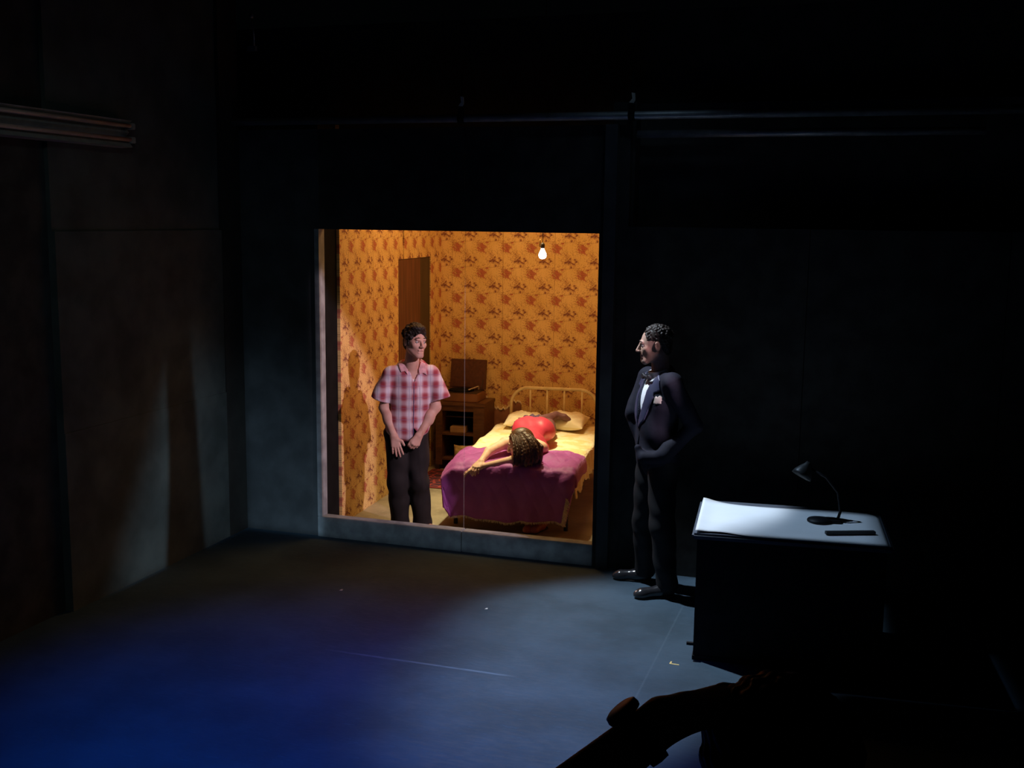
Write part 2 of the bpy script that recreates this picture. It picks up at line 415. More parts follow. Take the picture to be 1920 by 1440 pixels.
def stage_floor():
    t = NT('stage_floor_paint'); v = t.obj()
    a = t.noise(v, 1.6, 5, .6); b = t.noise(t.vmath('MULTIPLY', v, (3,14,1)), 3, 4, .7); c = t.noise(v, 60, 2)
    col = t.mix(t.ramp(a,.3,.7), (.036,.064,.090), (.060,.102,.145))
    col = t.mix(t.math('MULTIPLY', t.ramp(b,.56,.72), .45), col, (.095,.15,.20))
    sp = t.n('ShaderNodeTexVoronoi', {'Vector': v}, feature='F1'); sp.inputs['Scale'].default_value = 3.3
    sp2 = t.ramp(sp.outputs['Distance'], .020,.010)
    col = t.mix(t.math('MULTIPLY', sp2, t.ramp(a,.52,.6)), col, (.5,.5,.48))
    # worn pale line along a join of the floor sheets
    s = t.n('ShaderNodeSeparateXYZ', {'Vector': v}); X, Y = s.outputs[0], s.outputs[1]
    ln = t.ramp(t.math('ABSOLUTE', t.math('SUBTRACT', Y, 5.578)), .014,.005)
    ln = t.math('MULTIPLY', ln, t.math('MULTIPLY', t.ramp(X,-3.0,-2.6), t.ramp(X,-1.75,-1.9)))
    ln = t.math('MULTIPLY', ln, t.ramp(t.noise(t.vmath('MULTIPLY', v, (6,60,1)), 2, 2),.35,.5,.4,1))
    col = t.mix(t.math('MULTIPLY', ln, .6), col, (.18,.26,.34))
    ln2 = t.ramp(t.math('ABSOLUTE', t.math('ADD', X, 1.09)), .008,.003)
    ln2 = t.math('MULTIPLY', ln2, t.math('MULTIPLY', t.ramp(Y,5.2,5.6), t.ramp(Y,7.2,6.9)))
    col = t.mix(t.math('MULTIPLY', ln2, .16), col, (.15,.22,.28))
    t.set(t.b.inputs['Base Color'], col)
    t.set(t.b.inputs['Roughness'], t.ramp(b,.3,.7,.62,.8)); t.b.inputs['Specular IOR Level'].default_value = .25
    t.bump(c, .12, .004); return t.m
def bedroom_floor_mat():
    t = NT('bedroom_floor_paint'); v = t.obj()
    a = t.noise(v, 2.5, 5, .6); b = t.noise(v, 30, 3)
    col = t.mix(t.ramp(a,.3,.7), (.20,.16,.105), (.34,.28,.19))
    col = t.mix(t.math('MULTIPLY', t.ramp(b,.5,.7), .3), col, (.40,.34,.24))
    t.set(t.b.inputs['Base Color'], col); t.b.inputs['Roughness'].default_value = .6
    t.bump(b, .15, .004); return t.m
def struct(name, mb, mat, parent=None, uvf=None):
    o = mb.build(name, mat, parent, uvf=uvf); o['kind'] = 'structure'; return o
struct('floor', MB().box((-5.2,-1.5,-.1),(3.6,7.74,0)), stage_floor())
struct('floor_bedroom', MB().box((-5.2,7.74,-.1),(-1.2,11.2,0)), bedroom_floor_mat())
# left stage wall: flats 4 ft wide, upper row set back a little
lw = MB()
lw.box((-4.90,5.60,0),(-4.72,7.41,1.145)); lw.box((-4.90,5.60,1.145),(-4.727,7.41,2.385))
lw.box((-4.90,5.60,2.385),(-4.75,7.41,5))
struct('wall_left', lw, M_LW)
struct('wall_left_front', MB().box((-4.95,-1.5,0),(-4.78,5.60,5)), M_WALL)
struct('trim_1', MB().box((-4.86,7.41,0),(-4.72,7.67,5)), pm('dark_brown_strip', (.035,.032,.028), .85, 6, .2, .1))  # corner strip in a darker brown than the walls it joins
# back wall with the opening
wb = MB()
wb.box((-4.86,7.67,0),(-4.045,7.74,3.14))
struct('wall_back', wb, M_WALLB)
struct('wall_back_header', MB().box((-4.045,7.67,2.40),(-2.872,7.74,3.14)).box((-2.868,7.67,2.40),(-1.865,7.74,3.14)), M_WALL)
wr = MB().box((-1.865,7.67,0),(-1.66,7.74,3.14)).box((-1.66,7.655,0),(-.44,7.74,2.45)).box((-.436,7.658,0),(.78,7.74,2.45)).box((.784,7.655,0),(3.6,7.74,2.45))
struct('wall_back_right', wr, M_WALL)
up = MB().box((-1.66,7.90,2.3),(3.6,8.0,3.3)).box((-1.80,7.742,2.2),(-1.64,7.99,3.3)).box((-5.2,8.05,3.10),(-1.66,8.15,3.95)).box((-1.66,8.03,3.2),(3.6,8.15,3.95))
struct('wall_back_upper', up, M_WALL)
struct('ceiling', MB().box((-5.4,-1.5,5.0),(3.8,12,5.1)), M_BLACK)
struct('trim_2', MB().box((-1.82,7.60,0),(-1.735,7.67,3.14)), M_WALLB)
# casing and sill of the opening, and the clear sheets set in it
cas = MB().box((-4.078,7.652,.165),(-4.040,7.742,2.40)); struct('trim_3', cas, M_TRIM)
sill = MB().box((-4.078,7.648,0),(-2.875,7.745,.162),bev=.004).box((-2.87,7.65,0),(-1.86,7.745,.160),bev=.004)
struct('trim_4', sill, M_TRIM)
def glass_mat():
    t = NT('clear_acrylic'); tr = t.n('ShaderNodeBsdfTransparent'); tr.inputs[0].default_value = (.97,.97,.97,1)
    gl = t.n('ShaderNodeBsdfGlossy'); gl.inputs['Roughness'].default_value = .02
    lw_ = t.n('ShaderNodeLayerWeight'); lw_.inputs[0].default_value = .5
    f5 = t.math('POWER', lw_.outputs['Facing'], 4.0); fr = t.n('ShaderNodeMath', operation='MULTIPLY_ADD'); t.set(fr.inputs[0], f5); fr.inputs[1].default_value = .25; fr.inputs[2].default_value = .012
    mx = t.n('ShaderNodeMixShader'); t.t.links.new(fr.outputs[0], mx.inputs[0])
    t.t.links.new(tr.outputs[0], mx.inputs[1]); t.t.links.new(gl.outputs[0], mx.inputs[2])
    t.t.links.new(mx.outputs[0], t.out.inputs[0]); return t.m
def seam_mat():
    t = NT('sheet_edge'); tr = t.n('ShaderNodeBsdfTransparent'); d = t.n('ShaderNodeBsdfDiffuse'); d.inputs[0].default_value = (.62,.60,.55,1)
    mx = t.n('ShaderNodeMixShader'); mx.inputs[0].default_value = .12
    t.t.links.new(tr.outputs[0], mx.inputs[1]); t.t.links.new(d.outputs[0], mx.inputs[2]); t.t.links.new(mx.outputs[0], t.out.inputs[0]); return t.m
win = struct('window_1', MB().box((-2.874,7.697,.162),(-2.870,7.703,2.40)), seam_mat())
GM = glass_mat()
for a, b in ((-4.038,-2.874),(-2.870,-1.867)):
    MB().box((a,7.698,.163),(b,7.702,2.40)).build('pane', GM, win)
# black masking inside the left of the opening
struct('trim_5', MB().box((-4.30,7.742,0),(-4.085,8.035,3.2)), M_BLACK)
# bedroom walls, turned 3.5 degrees
th = rad(3.5); eX = Vector((math.cos(th), math.sin(th), 0)); eY = Vector((-math.sin(th), math.cos(th), 0))
CN = Vector((-4.2165,10.605,0))
def wall_quad(name, p, d, L, holes, H=3.2, thick=.05, nsgn=1, mat=WP, u0=0, v0=0, kind=True):
    """vertical wall from p along d; holes = (u0,u1,v0,v1); outer side along -n"""
    n = Vector((-d.y, d.x, 0))*nsgn; mb = MB()
    us = sorted({0, L, *[h[0] for h in holes], *[h[1] for h in holes]}); vs_ = sorted({0, H, *[h[2] for h in holes], *[h[3] for h in holes]})
    for i in range(len(us)-1):
        for j in range(len(vs_)-1):
            cu, cv = (us[i]+us[i+1])/2, (vs_[j]+vs_[j+1])/2
            if any(h[0] < cu < h[1] and h[2] < cv < h[3] for h in holes): continue
            q = [p+d*us[i], p+d*us[i+1], p+d*us[i+1]+n*thick, p+d*us[i]+n*thick]
            mb.add([v+Vector((0,0,z)) for z in (vs_[j], vs_[j+1]) for v in q], [(0,3,2,1),(4,5,6,7),(0,1,5,4),(1,2,6,5),(2,3,7,6),(3,0,4,7)])
    o = mb.build(name, mat, uvf=lambda c: (((c-p).dot(d))+u0, c.z+v0)); o['kind'] = 'structure'; return o
# left: from (-4.06,8.04) back to the corner; doorway 9.365..10.281
LL = 2.575; pL = CN-eY*LL
doorA = LL-1.243; doorB = LL-.325
wall_quad('wall_bedroom_left', pL, eY, LL, [(doorA, doorB, 0, 2.115), (LL-1.118, LL-1.098, 2.115, 2.24), (LL-1.130, LL-1.080, 2.24, 2.31), (LL-1.125, LL-1.090, 2.31, 3.2)], nsgn=1, u0=.02, v0=.05)
wall_quad('wall_bedroom_back', CN, eX, 2.75, [], nsgn=1, u0=.085, v0=.10)
pR = CN+eX*2.70-eY*.04
wall_quad('wall_bedroom_right', CN+eX*2.70-eY*2.62, eY, 2.6, [], nsgn=-1)
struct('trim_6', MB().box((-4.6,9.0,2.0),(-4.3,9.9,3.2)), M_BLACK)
# plaster showing where the paper is torn away beside the cabinet (a patch lying on the wall)
def on_back(u, v, off): return CN+eX*u-eY*off+Vector((0,0,v))
pts = [(.30,0)]
edge = []
for i in range(41):
    u = .28+i*.0145; x = (u-.28)/.58
    z = .70-.05*x+.012*math.sin(i*1.7)+.008*math.sin(i*3.1)
    if .38 < x < .85: z -= .10*math.sin(PI*(x-.38)/.47)**.6
    edge.append((u, z))
mb = MB()
mb.grid([[on_back(u,0,.004) for u,_ in edge],[on_back(u,z,.004) for u,z in edge]], False, flip=True)
mb.grid([[on_back(u,0,.0005) for u,_ in edge],[on_back(u,z,.0005) for u,z in edge]], False)
mb.grid([[on_back(u,z,.0005) for u,z in edge],[on_back(u,z,.004) for u,z in edge]], False, flip=True)
pl = mb.build('bare_plaster_patch', M_PLASTER)
tag(pl, 'reddish bare plaster patch where the floral wallpaper is torn, between cabinet and bed', 'plaster')
mb = MB(); P = []
for (u, z) in edge:
    P.append([on_back(u, z-.006, .006), on_back(u, z+.004, .014+.006*math.sin(u*50)), on_back(u, z+.016, .005)])
mb.grid(P)
mb.build('torn_paper_edge', M_PLAST_EDGE, pl)
# door of the bedroom, dark brown, with jambs
def door():
    m1 = pm('dark_brown_door', (.135,.052,.028), .5, 4, .35, .12, stretch=(8,8,.6))
    m2 = pm('dark_door_stile', (.055,.038,.022), .5, 4, .3, .1, stretch=(8,8,.6))
    def q(u, v, o): return pL+eY*u+Vector((0,0,v))+eX*o*-1
    def slab(mb, u0, u1, v0, v1, o0, o1):
        mb.add([q(u0,v0,o0),q(u1,v0,o0),q(u1,v0,o1),q(u0,v0,o1),q(u0,v1,o0),q(u1,v1,o0),q(u1,v1,o1),q(u0,v1,o1)],
               [(0,3,2,1),(4,5,6,7),(0,1,5,4),(1,2,6,5),(2,3,7,6),(3,0,4,7)])
    a = MB(); slab(a, doorA+.004, doorB-.295, .006, 2.11, .006, .046)
    d = a.build('door_1', m1); d['kind'] = 'structure'
    b = MB(); slab(b, doorB-.29, doorB-.006, .006, 2.11, .01, .05); b.build('door_stile', m2, d)
    c = MB(); c.lathe([(0,0),(.012,0),(.012,.03),(.028,.045),(.028,.06),(0,.07)], M=Matrix.Rotation(rad(90+3.5),3,'Z') @ Matrix.Rotation(rad(90),3,'X'))
    h = c.build('door_knob', pm('brass_knob', (.5,.33,.12), .35, 10, .1, 0, metal=1), d); h.location = q(doorA+.08, .98, .006)
door()

# overhead: scaffold pipe in front of the wall join, its clamps with tape, second pipe at right
M_PIPE = pm('aluminium_pipe', (.42,.44,.45), .5, 12, .2, .05, metal=.6)
pp = MB().tube([(-4.72,7.60,3.195),(.9,7.60,3.195)], .028, 16).build('scaffold_pipe', M_PIPE)
tag(pp, 'long grey horizontal pipe running above the bedroom opening', 'pipe')
p2 = MB().tube([(-1.70,7.80,3.085),(.6,7.80,3.085)], .026, 16).build('scaffold_pipe', M_PIPE)
tag(p2, 'shorter horizontal pipe under the long one, right of the tall post', 'pipe')
for x, s, lab in ((-2.87,1,'dark pipe clamp with a white tag above the middle of the opening'), (-1.64,.7,'dark pipe clamp with a dim grey tag right of the tall post')):
    e = empty('pipe_clamp', (x,7.6,3.195), lab, 'clamp', 'clamps on the overhead pipe')
    c = MB().lathe([(.0292,-.022),(.038,-.022),(.038,.022),(.0292,.022),(.0292,-.022)], n=20, M=Matrix.Rotation(rad(90),3,'Y')).box((-.02,-.012,.03),(.02,.012,.075)).tube([(0,0,.05),(0,0,.30)], .008, 8)
    c.build('clamp_body', M_BLACK, e)
    MB().add([(-.02,-.016,.085),(.012,-.016,.08),(.024,-.017,.10),(.02,-.016,.145),(-.004,-.017,.15),(.002,-.016,.11),(-.02,-.012,.085),(.012,-.012,.08),(.024,-.013,.10),(.02,-.012,.145),(-.004,-.013,.15),(.002,-.012,.11)],
             [(0,1,2,3,4,5),(11,10,9,8,7,6)]+[(i,i+6,(i+1)%6+6,(i+1)%6) for i in range(6)]).build('tag', pm('tag_tape_%d'%int(s*10), (.75*s,.72*s,.62*s), .6, 20, .1, 0), e)
# small fitting high on the wall at left
hk = MB().lathe([(0,0),(.016,.004),(.018,.02),(.010,.035),(0,.04)], n=14).tube([(0,0,0),(0,.03,-.12),(0,.03,-.20)], .006, 8).box((-.035,-.012,-.235),(.035,.012,-.20))
hk = hk.build('ceiling_hook', M_PIPE, loc=(-4.558,7.62,3.95)); tag(hk, 'tiny grey hook fitting high up in the dark at upper left', 'hook')
# twin fluorescent batten on the left wall
fx = empty('fluorescent_fixture', (-4.76,5.0,3.02), 'long unlit twin-tube fluorescent fixture high on the left wall', 'light fixture')
M_FIX = pm('grey_enamel', (.34,.36,.34), .55, 14, .15, .05, spec=.3)
def ext(prof, y0, y1):
    mb = MB(); n = len(prof)
    vs = [(x,y,z) for y in (y0,y1) for x,z in prof]
    mb.add(vs, [(i,(i+1)%n,(i+1)%n+n,i+n) for i in range(n)]+[tuple(range(n-1,-1,-1)), tuple(range(n,2*n))]); return mb
ext([(0,-.10),(.10,-.095),(.045,-.03),(.075,0),(.045,.03),(.10,.075),(.0,.085)], -.9, 1.29).build('reflector', M_FIX, fx)
for z in (-.047,.04):
    MB().tube([(.098,-.86,z),(.098,1.27,z)], .013, 14).build('fluorescent_tube', pm('dead_tube', (.62,.50,.44), .35, 12, .08, 0), fx)
for z in (-.047,.04):
    MB().box((.05,1.27,z-.022),(.112,1.31,z+.018), bev=.004).build('lamp_holder', M_FIX, fx)

# ================================================================== FURNITURE IN THE BEDROOM
B0 = Vector((-3.25,8.30,0)); b1 = Vector((.994,.108,0)); b2 = Vector((-.108,.994,0)); bz = Vector((0,0,1))
BM = Matrix(((b1.x,b2.x,0),(b1.y,b2.y,0),(0,0,1)))          # bed axes
def bp(x, y, z): return B0+b1*x+b2*y+bz*z
BA = math.atan2(.108,.994)
bed = empty('bed', B0, 'cream metal single bed with spindled headboard in the bedroom', 'bed', rz=BA)
M_CREAM = pm('cream_enamel', (.72,.60,.33), .4, 14, .12, .05, spec=.4)
M_IRON = pm('dark_bed_iron', (.05,.04,.03), .5, 10, .2, .05)
# headboard in bed coordinates
hb = MB(); x0, x1, zt = .115, .965, .862
pts = [(x0,2.0,.02),(x0,2.0,zt-.17)]+[(x0+.17-.17*math.cos(a),2.0,zt-.17+.17*math.sin(a)) for a in [PI/2*i/8 for i in range(1,9)]]
pts += [(x1-.17+.17*math.sin(a),2.0,zt-.17+.17*math.cos(a)) for a in [PI/2*i/8 for i in range(0,9)]]+[(x1,2.0,.02)]
hb.tube(pts, .016, 12); hb.tube([(x0,2.0,.42),(x1,2.0,.42)], .012, 10)
hb.build('headboard', M_CREAM, bed)
for x in (.305,.472,.641,.815):
    MB().tube([(x,2.0,.42),(x,2.0,.66),(x,2.0,zt-.005)], [.010,.010,.010], 10).build('spindle', M_CREAM, bed)
MB().box((.03,.03,.26),(1.01,1.96,.30)).build('bed_rail', M_IRON, bed)
for x in (.06,.98): MB().tube([(x,.08,0),(x,.08,.26)], .018, 10).build('leg', M_IRON, bed)
for x in (.06,.98): MB().tube([(x,1.9,0),(x,1.9,.26)], .018, 10).build('leg', M_IRON, bed)
MB().box((.015,.0,.30),(1.03,1.965,.475), bev=.04).build('mattress', pm('mattress_ticking', (.62,.54,.36), .85, 30, .1, .2), bed)
# chenille bedspread
def spread_mat():
    t = NT('cream_chenille'); v = t.obj()
    a = t.noise(v, 9, 3); b = t.n('ShaderNodeTexWave', {'Vector': v}, wave_type='BANDS', bands_direction='Z'); b.inputs['Scale'].default_value = 14; b.inputs['Distortion'].default_value = 6
    col = t.mix(t.ramp(a,.46,.58), (.88,.78,.52), (.82,.64,.30))
    t.set(t.b.inputs['Base Color'], col); t.b.inputs['Roughness'].default_value = .9; t.b.inputs['Sheen Weight'].default_value = .3
    t.bump(t.math('ADD', t.math('MULTIPLY', b.outputs[0], .4), t.noise(v, 45, 3)), .5, .012); return t.m
P = []
for i in range(121):
    y = 1.955*i/120+.005; row = []
    wr_ = .006*math.sin(7*y+1)+.004*math.sin(19*y)
    for j in range(34):
        x = .02+1.005*j/33; z = .503-.03*min(1,max(0,(.52-y)/.08))+wr_*math.sin(3*x+1)+.005*math.sin(11*x+5*y)+.006*math.sin(6*(x-y)*1.7)
        row.append((x, y, z-max(0,(j-31))*.004))
    for j in range(1,15):
        t_ = j/14; fl = math.sin(y*22+math.sin(y*7)*2)
        row.append((1.036+.012*fl*t_+.02*t_, y, .497-t_*(.195+.012*fl+.01*math.sin(y*61))))
    P.append(row)
sp_ = MB().grid(P).build('bedspread', spread_mat(), loc=B0); sp_.rotation_euler = (0,0,BA)
m_ = sp_.modifiers.new('Solidify','SOLIDIFY'); m_.thickness = .008; m_.offset = 1
tag(sp_, 'cream chenille bedspread over the mattress, hanging down on its right side', 'bedspread')
# purple quilt over the foot of the bed
def quilt_mat():
    t = NT('purple_quilt'); v = t.obj()
    a = t.noise(v, 5, 3)
    col = t.mix(t.ramp(a,.3,.7), (.29,.055,.28), (.37,.075,.36))
    s = t.n('ShaderNodeSeparateXYZ', {'Vector': v})
    h = t.noise(t.vmath('MULTIPLY', v, (1,1,1)), 22, 3)
    t.set(t.b.inputs['Base Color'], col); t.b.inputs['Roughness'].default_value = .62; t.b.inputs['Sheen Weight'].default_value = .4
    t.b.inputs['Sheen Tint'].default_value = (.9,.4,.8,1)
    t.bump(h, .4, .012); return t.m
def quilt_cross(a):
    """left hang -> top -> small right overhang, with a in 0..1"""
    if a < .16: t_ = a/.16; return (-.005-.025*t_, .26+.225*t_)
    if a < .93:
        t_ = (a-.16)/.77; x = -.03+1.075*t_; return (x, .545-.055*max(0,1-t_/.10)**2-.012*max(0,(t_-.93)/.07)**2)
    t_ = (a-.93)/.07; return (1.05+.022*math.sin(t_*PI*.6), .533-.12*t_)
NQ = 150; P = []
def puff(x, y):
    u = math.sin(PI*(x*7+y*3.5)); v = math.sin(PI*(x*7-y*3.5))
    return .010*(abs(u*v)**.5)-.004
for i in range(70):
    tt = i/69; row = []
    for j in range(NQ):
        a = j/(NQ-1); x, z = quilt_cross(a)
        yb = .63-.10*a+.02*math.sin(a*17)+.012*math.sin(a*41)
        if a < .3: yb -= .05*(1-a/.3)
        y = -.035+(yb+.035)*(1-tt)
        z += puff(x, y)+.010*math.sin(5*x+9*y)*math.sin(4*y+1)+.008*math.sin(13*x-6*y)
        if 0.0 < y < .5 and .55 < x < .95: z += .008*math.sin(9*(x+y)*2)
        # sags toward the front left corner and at the front edge
        fr = max(0, 1-max(0,y)/.5); lf = max(0, 1-(x+.03)/.52)
        z -= .055*fr**1.4*lf**1.3
        z -= .028*math.exp(-((y+.035)/.035)**2)
        if tt < .05: z -= .012*(1-tt/.05)
        row.append((x, y, z))
    P.append(row)
front = P[-1]
for i in range(1,46):
    t_ = i/45; row = []
    for j in range(NQ):
        a = j/(NQ-1); x, y, z = front[j]
        xb = min(max(x, -.036), 1.06); xl = xb*(1-t_)+(.035+(xb+.036)/1.096*.955)*t_
        zb = .092+.012*math.sin(a*9)+.006*math.sin(a*31)
        zz = z*(1-t_)+zb*t_
        fold = .016*math.sin(a*24+1.5*math.sin(a*9))*t_+.010*math.sin(a*53)*t_
        yy = y-.022*math.sin(min(1,t_*5)*PI/2)+fold*.8+.012*t_
        yy -= .03*math.exp(-((a-.9)/.035)**2)*math.exp(-((t_-.22)/.2)**2)
        yy -= .018*math.exp(-((a-.25)/.05)**2)*(1-t_)
        if a < .16: yy -= .02*(1-a/.16)
        row.append((xl, yy+puff(xl*1.0, zz)*-.8, zz))
    P.append(row)
qo = MB().grid(P).build('quilt', quilt_mat(), loc=B0); qo.rotation_euler = (0,0,BA)
m_ = qo.modifiers.new('Solidify','SOLIDIFY'); m_.thickness = .02; m_.offset = 0
tag(qo, 'purple quilt draped over the foot of the bed down to the floor', 'quilt')
# frayed cream fringe along the quilt hem and its lower right edge
fr = MB(); last = P[-1]
for j in range(20, NQ-8):
    for k in range(3):
        x, y, z = last[j]; x += random.uniform(-.004,.004)
        d = Vector((random.uniform(-.006,.006), random.uniform(-.012,-.002), -random.uniform(.012,.026)))
        p = Vector((x,y-.004,z)); fr.tube([p, p+d*.5+Vector((random.uniform(-.003,.003),0,0)), p+d], [.003,.0025,.001], 4, False)
for i in range(40):
    row = P[70+int(44*(.52+.48*i/39))]; x, y, z = row[NQ-12]
    for k in range(7):
        p = Vector((x+random.uniform(-.006,.01), y-.012, z+random.uniform(-.008,.008)))
        d = Vector((random.uniform(.0,.03), random.uniform(-.015,0), -random.uniform(.008,.03)))
        fr.tube([p, p+d*.6, p+d], [.004,.003,.001], 4, False)
fro = fr.build('fringe', pm('cream_fringe', (.75,.58,.42), .9, 40, .2, 0), qo); fro['label'] = 'frayed cream fringe along the hem'

def pillow(name, c, sx, sy, h, rot, mat, label, tilt=0, seed=0):
    N = 40; rnd = random.Random(seed); vs = []; 
    mb = MB()
    for sgn in (1,-1):
        P = []
        for i in range(N+1):
            row = []
            for j in range(N+1):
                u = -1+2*i/N; v = -1+2*j/N
                b = max(0,(1-abs(u)**2.6))**.55*max(0,(1-abs(v)**2.6))**.55
                pin = 1-.07*(1-abs(v)**2)*abs(u)**6; pin2 = 1-.09*(1-abs(u)**2)*abs(v)**6
                z = sgn*h*b*(1 if sgn > 0 else .75)
                if sgn > 0: z += b*.008*math.sin(6*u+4*v+seed)+b*.006*math.sin(11*u-9*v+seed)+.004*b*math.sin(23*v+6*u)
                row.append((u*sx*pin, v*sy*pin2, z))
            P.append(row)
        mb.grid(P, flip=(sgn < 0))
    o = mb.build(name, mat, loc=c); o.rotation_euler = (tilt, 0, BA+rot)
    tag(o, label, 'pillow'); return o
M_PIL = pm('cream_pillowcase', (.88,.78,.55), .85, 10, .06, .35, dist=.01)
pillow('pillow', bp(.285,1.80,.572), .180, .17, .070, .06, M_PIL, 'cream pillow at the left of the bed head, partly behind the feet', .10, 1)
pillow('pillow', bp(.680,1.79,.580), .215, .185, .082, -.07, M_PIL, 'larger cream pillow at the right of the bed head', .12, 2)

# phonograph cabinet against the back wall
CB = CN+eX*.085-eY*.42     # front left corner of the cabinet on the floor
CA = th
M_CAB = pm('walnut_cabinet', (.13,.060,.026), .45, 4, .35, .1, stretch=(2,9,9))
M_CABD = pm('dark_cabinet_side', (.045,.026,.015), .5, 6, .3, .1)
cb = empty('record_cabinet', CB, 'dark wooden open-shelved cabinet against the floral back wall', 'cabinet', rz=CA)
W_, D_ = .50, .38
MB().box((-.01,-.01,.655),(W_+.01,D_,.69), bev=.004).build('top', M_CAB, cb)
MB().box((0,0,.05),(.065,D_,.655)).build('side_panel', M_CAB, cb)
MB().box((W_-.11,0,.05),(W_,D_,.655)).build('side_panel', M_CAB, cb)
for z in (.10,.355): MB().box((.065,.005,z),(W_-.11,D_,z+.02)).build('shelf', M_CAB, cb)
MB().box((.065,D_-.012,.10),(W_-.11,D_-.002,.655)).build('back_panel', M_BLACK, cb)
MB().box((.065,.004,.60),(W_-.11,.03,.655)).build('apron', M_CAB, cb)
MB().box((.065,.10,.52),(W_-.11,D_-.01,.532)).build('shelf', M_CABD, cb)
for x in (.0,W_-.045):
    for y in (0,D_-.05): MB().box((x,y,0),(x+.04,y+.04,.05)).build('foot', M_CABD, cb)
bx_ = MB().box((0,0,0),(.16,.12,.062), bev=.004).build('small_box', pm('cream_card', (.42,.27,.13), .8, 10, .15, .05), loc=CB+Matrix.Rotation(CA,3,'Z') @ Vector((.14,.03,.3755)))
bx_.rotation_euler = (0,0,CA+.06); tag(bx_, 'small tan box on the middle shelf of the dark cabinet', 'box')
ph = empty('record_player', CB+Matrix.Rotation(CA,3,'Z') @ Vector((.065,.02,.6905)), 'portable record player with its brown lid raised, on top of the cabinet', 'record player', rz=CA)
MB().box((0,0,0),(.36,.30,.085), bev=.006).build('case', pm('tan_wood_case', (.22,.10,.045), .5, 5, .25, .08), ph)
MB().box((.012,.012,.085),(.348,.288,.093)).build('deck', M_CABD, ph)
MB().lathe([(0,0),(.125,0),(.128,.006),(.125,.014),(.02,.016),(.006,.018),(.005,.028),(0,.03)], (.15,.15,.093), 32).build('turntable', M_BLACK, ph)
ta = MB().tube([(.30,.24,.093),(.30,.24,.125),(.30,.23,.13),(.27,.08,.125),(.25,.06,.115)], [.012,.010,.006,.005,.009], 8); ta.build('tone_arm', pm('cream_plastic', (.6,.5,.36), .4, 10, .05, 0), ph)
lid = MB(); MR = Matrix.Translation((0,.292,.09)) @ Matrix.Rotation(rad(9),4,'X').inverted() @ Matrix.Translation((0,0,0))
lid.box((0,-.055,0),(.36,-.045+.055,.30), MR, bev=0).box((.02,-.062,.02),(.34,-.055,.28), MR)
lid.build('lid', pm('brown_leatherette', (.10,.038,.022), .55, 40, .2, .1), ph)
MB().tube([(.345,.16,.094),(.345,.255,.20)], .004, 6).build('lid_stay', M_IRON, ph)

# rug with red figures, cushion by the bed, shoes
def rug_mat():
    t = NT('rug_red_pattern'); v = t.obj()
    vo = t.n('ShaderNodeTexVoronoi', {'Vector': t.vmath('ADD', v, t.vmath('SCALE', t.noise(v, 7, 2, col=True), scale=.12))}, feature='DISTANCE_TO_EDGE'); vo.inputs['Scale'].default_value = 9
    col = t.mix(t.ramp(vo.outputs[0], .05,.10), (.34,.05,.05), (.06,.015,.03))
    s = t.n('ShaderNodeSeparateXYZ', {'Vector': v})
    b = t.math('MAXIMUM', t.ramp(t.math('ABSOLUTE', s.outputs[0]), .235,.245), t.ramp(t.math('ABSOLUTE', s.outputs[1]), .335,.345))
    col = t.mix(b, col, (.22,.03,.035))
    t.set(t.b.inputs['Base Color'], col); t.b.inputs['Roughness'].default_value = .95; t.bump(t.noise(v,120,2), .4, .004); return t.m
P = [[(-.27+.54*i/20, -.37+.74*j/28, .008+.002*math.sin(i*.9)*math.sin(j*.5)) for i in range(21)] for j in range(29)]
rg = MB().grid(P, flip=False).build('rug', rug_mat(), loc=(-3.83,9.80,.002)); rg.rotation_euler = (0,0,th)
m_ = rg.modifiers.new('Solidify','SOLIDIFY'); m_.thickness = .008; m_.offset = -1
tag(rg, 'small red figured rug on the floor before the cabinet', 'rug')
cu = pillow('floor_cushion', (-3.735,10.00,.165), .10, .15, .075, .2, pm('olive_tan_cloth', (.38,.27,.10), .9, 14, .35, .2), 'small olive tan bundle on the floor between the cabinet and bed', 1.15, 5)
cu['category'] = 'cushion'
M_SHOE = pm('oxblood_leather', (.36,.085,.055), .4, 30, .2, .05, spec=.5)
M_SOLE = pm('dark_sole', (.02,.014,.012), .6, 30, .2, 0)
def shoe_fields(L=.25, heel=.0, h=.002*2):
    s = SDF((-.06,-.04,-.005),(.06,L+.03,.16), .0035)
    s.chain([(0,.03,.035+heel),(0,.10,.032+heel*.6),(.004,L-.05,.026)], [.030,.034,.036], .03)
    s.ell((.004,L-.035,.022),(.040,.048,.026), k=.02)
    s.ell((0,.035,.06+heel),(.029,.034,.038), k=.02)
    s.cut((0,0,.006),(0,0,-1)); return s
def pump(name, loc, rz, label, group):
    e = empty(name, loc, label, 'shoe', group, rz)
    s = shoe_fields(.24,.012); s.ell((0,.065,.105),(.022,.065,.055), k=.004, sub=True)
    s.mesh('upper', M_SHOE, e)
    q = SDF((-.06,-.04,-.005),(.06,.28,.03), .0035); q.chain([(0,.035,.004),(0,.12,.004),(.004,.20,.004)], [.028,.030,.040], .02)
    q.cut((0,0,0),(0,0,-1)); q.cut((0,0,.010),(0,0,1)); q.mesh('sole', M_SOLE, e)
    return e
a_ = pump('shoe', (-2.580,8.525,0), rad(180+8), 'left one of two oxblood shoes under the foot of the bed', 'shoes under the bed')
b_ = pump('shoe', (-2.455,8.53,0), rad(180-14), 'right one of two oxblood shoes under the foot of the bed', 'shoes under the bed')

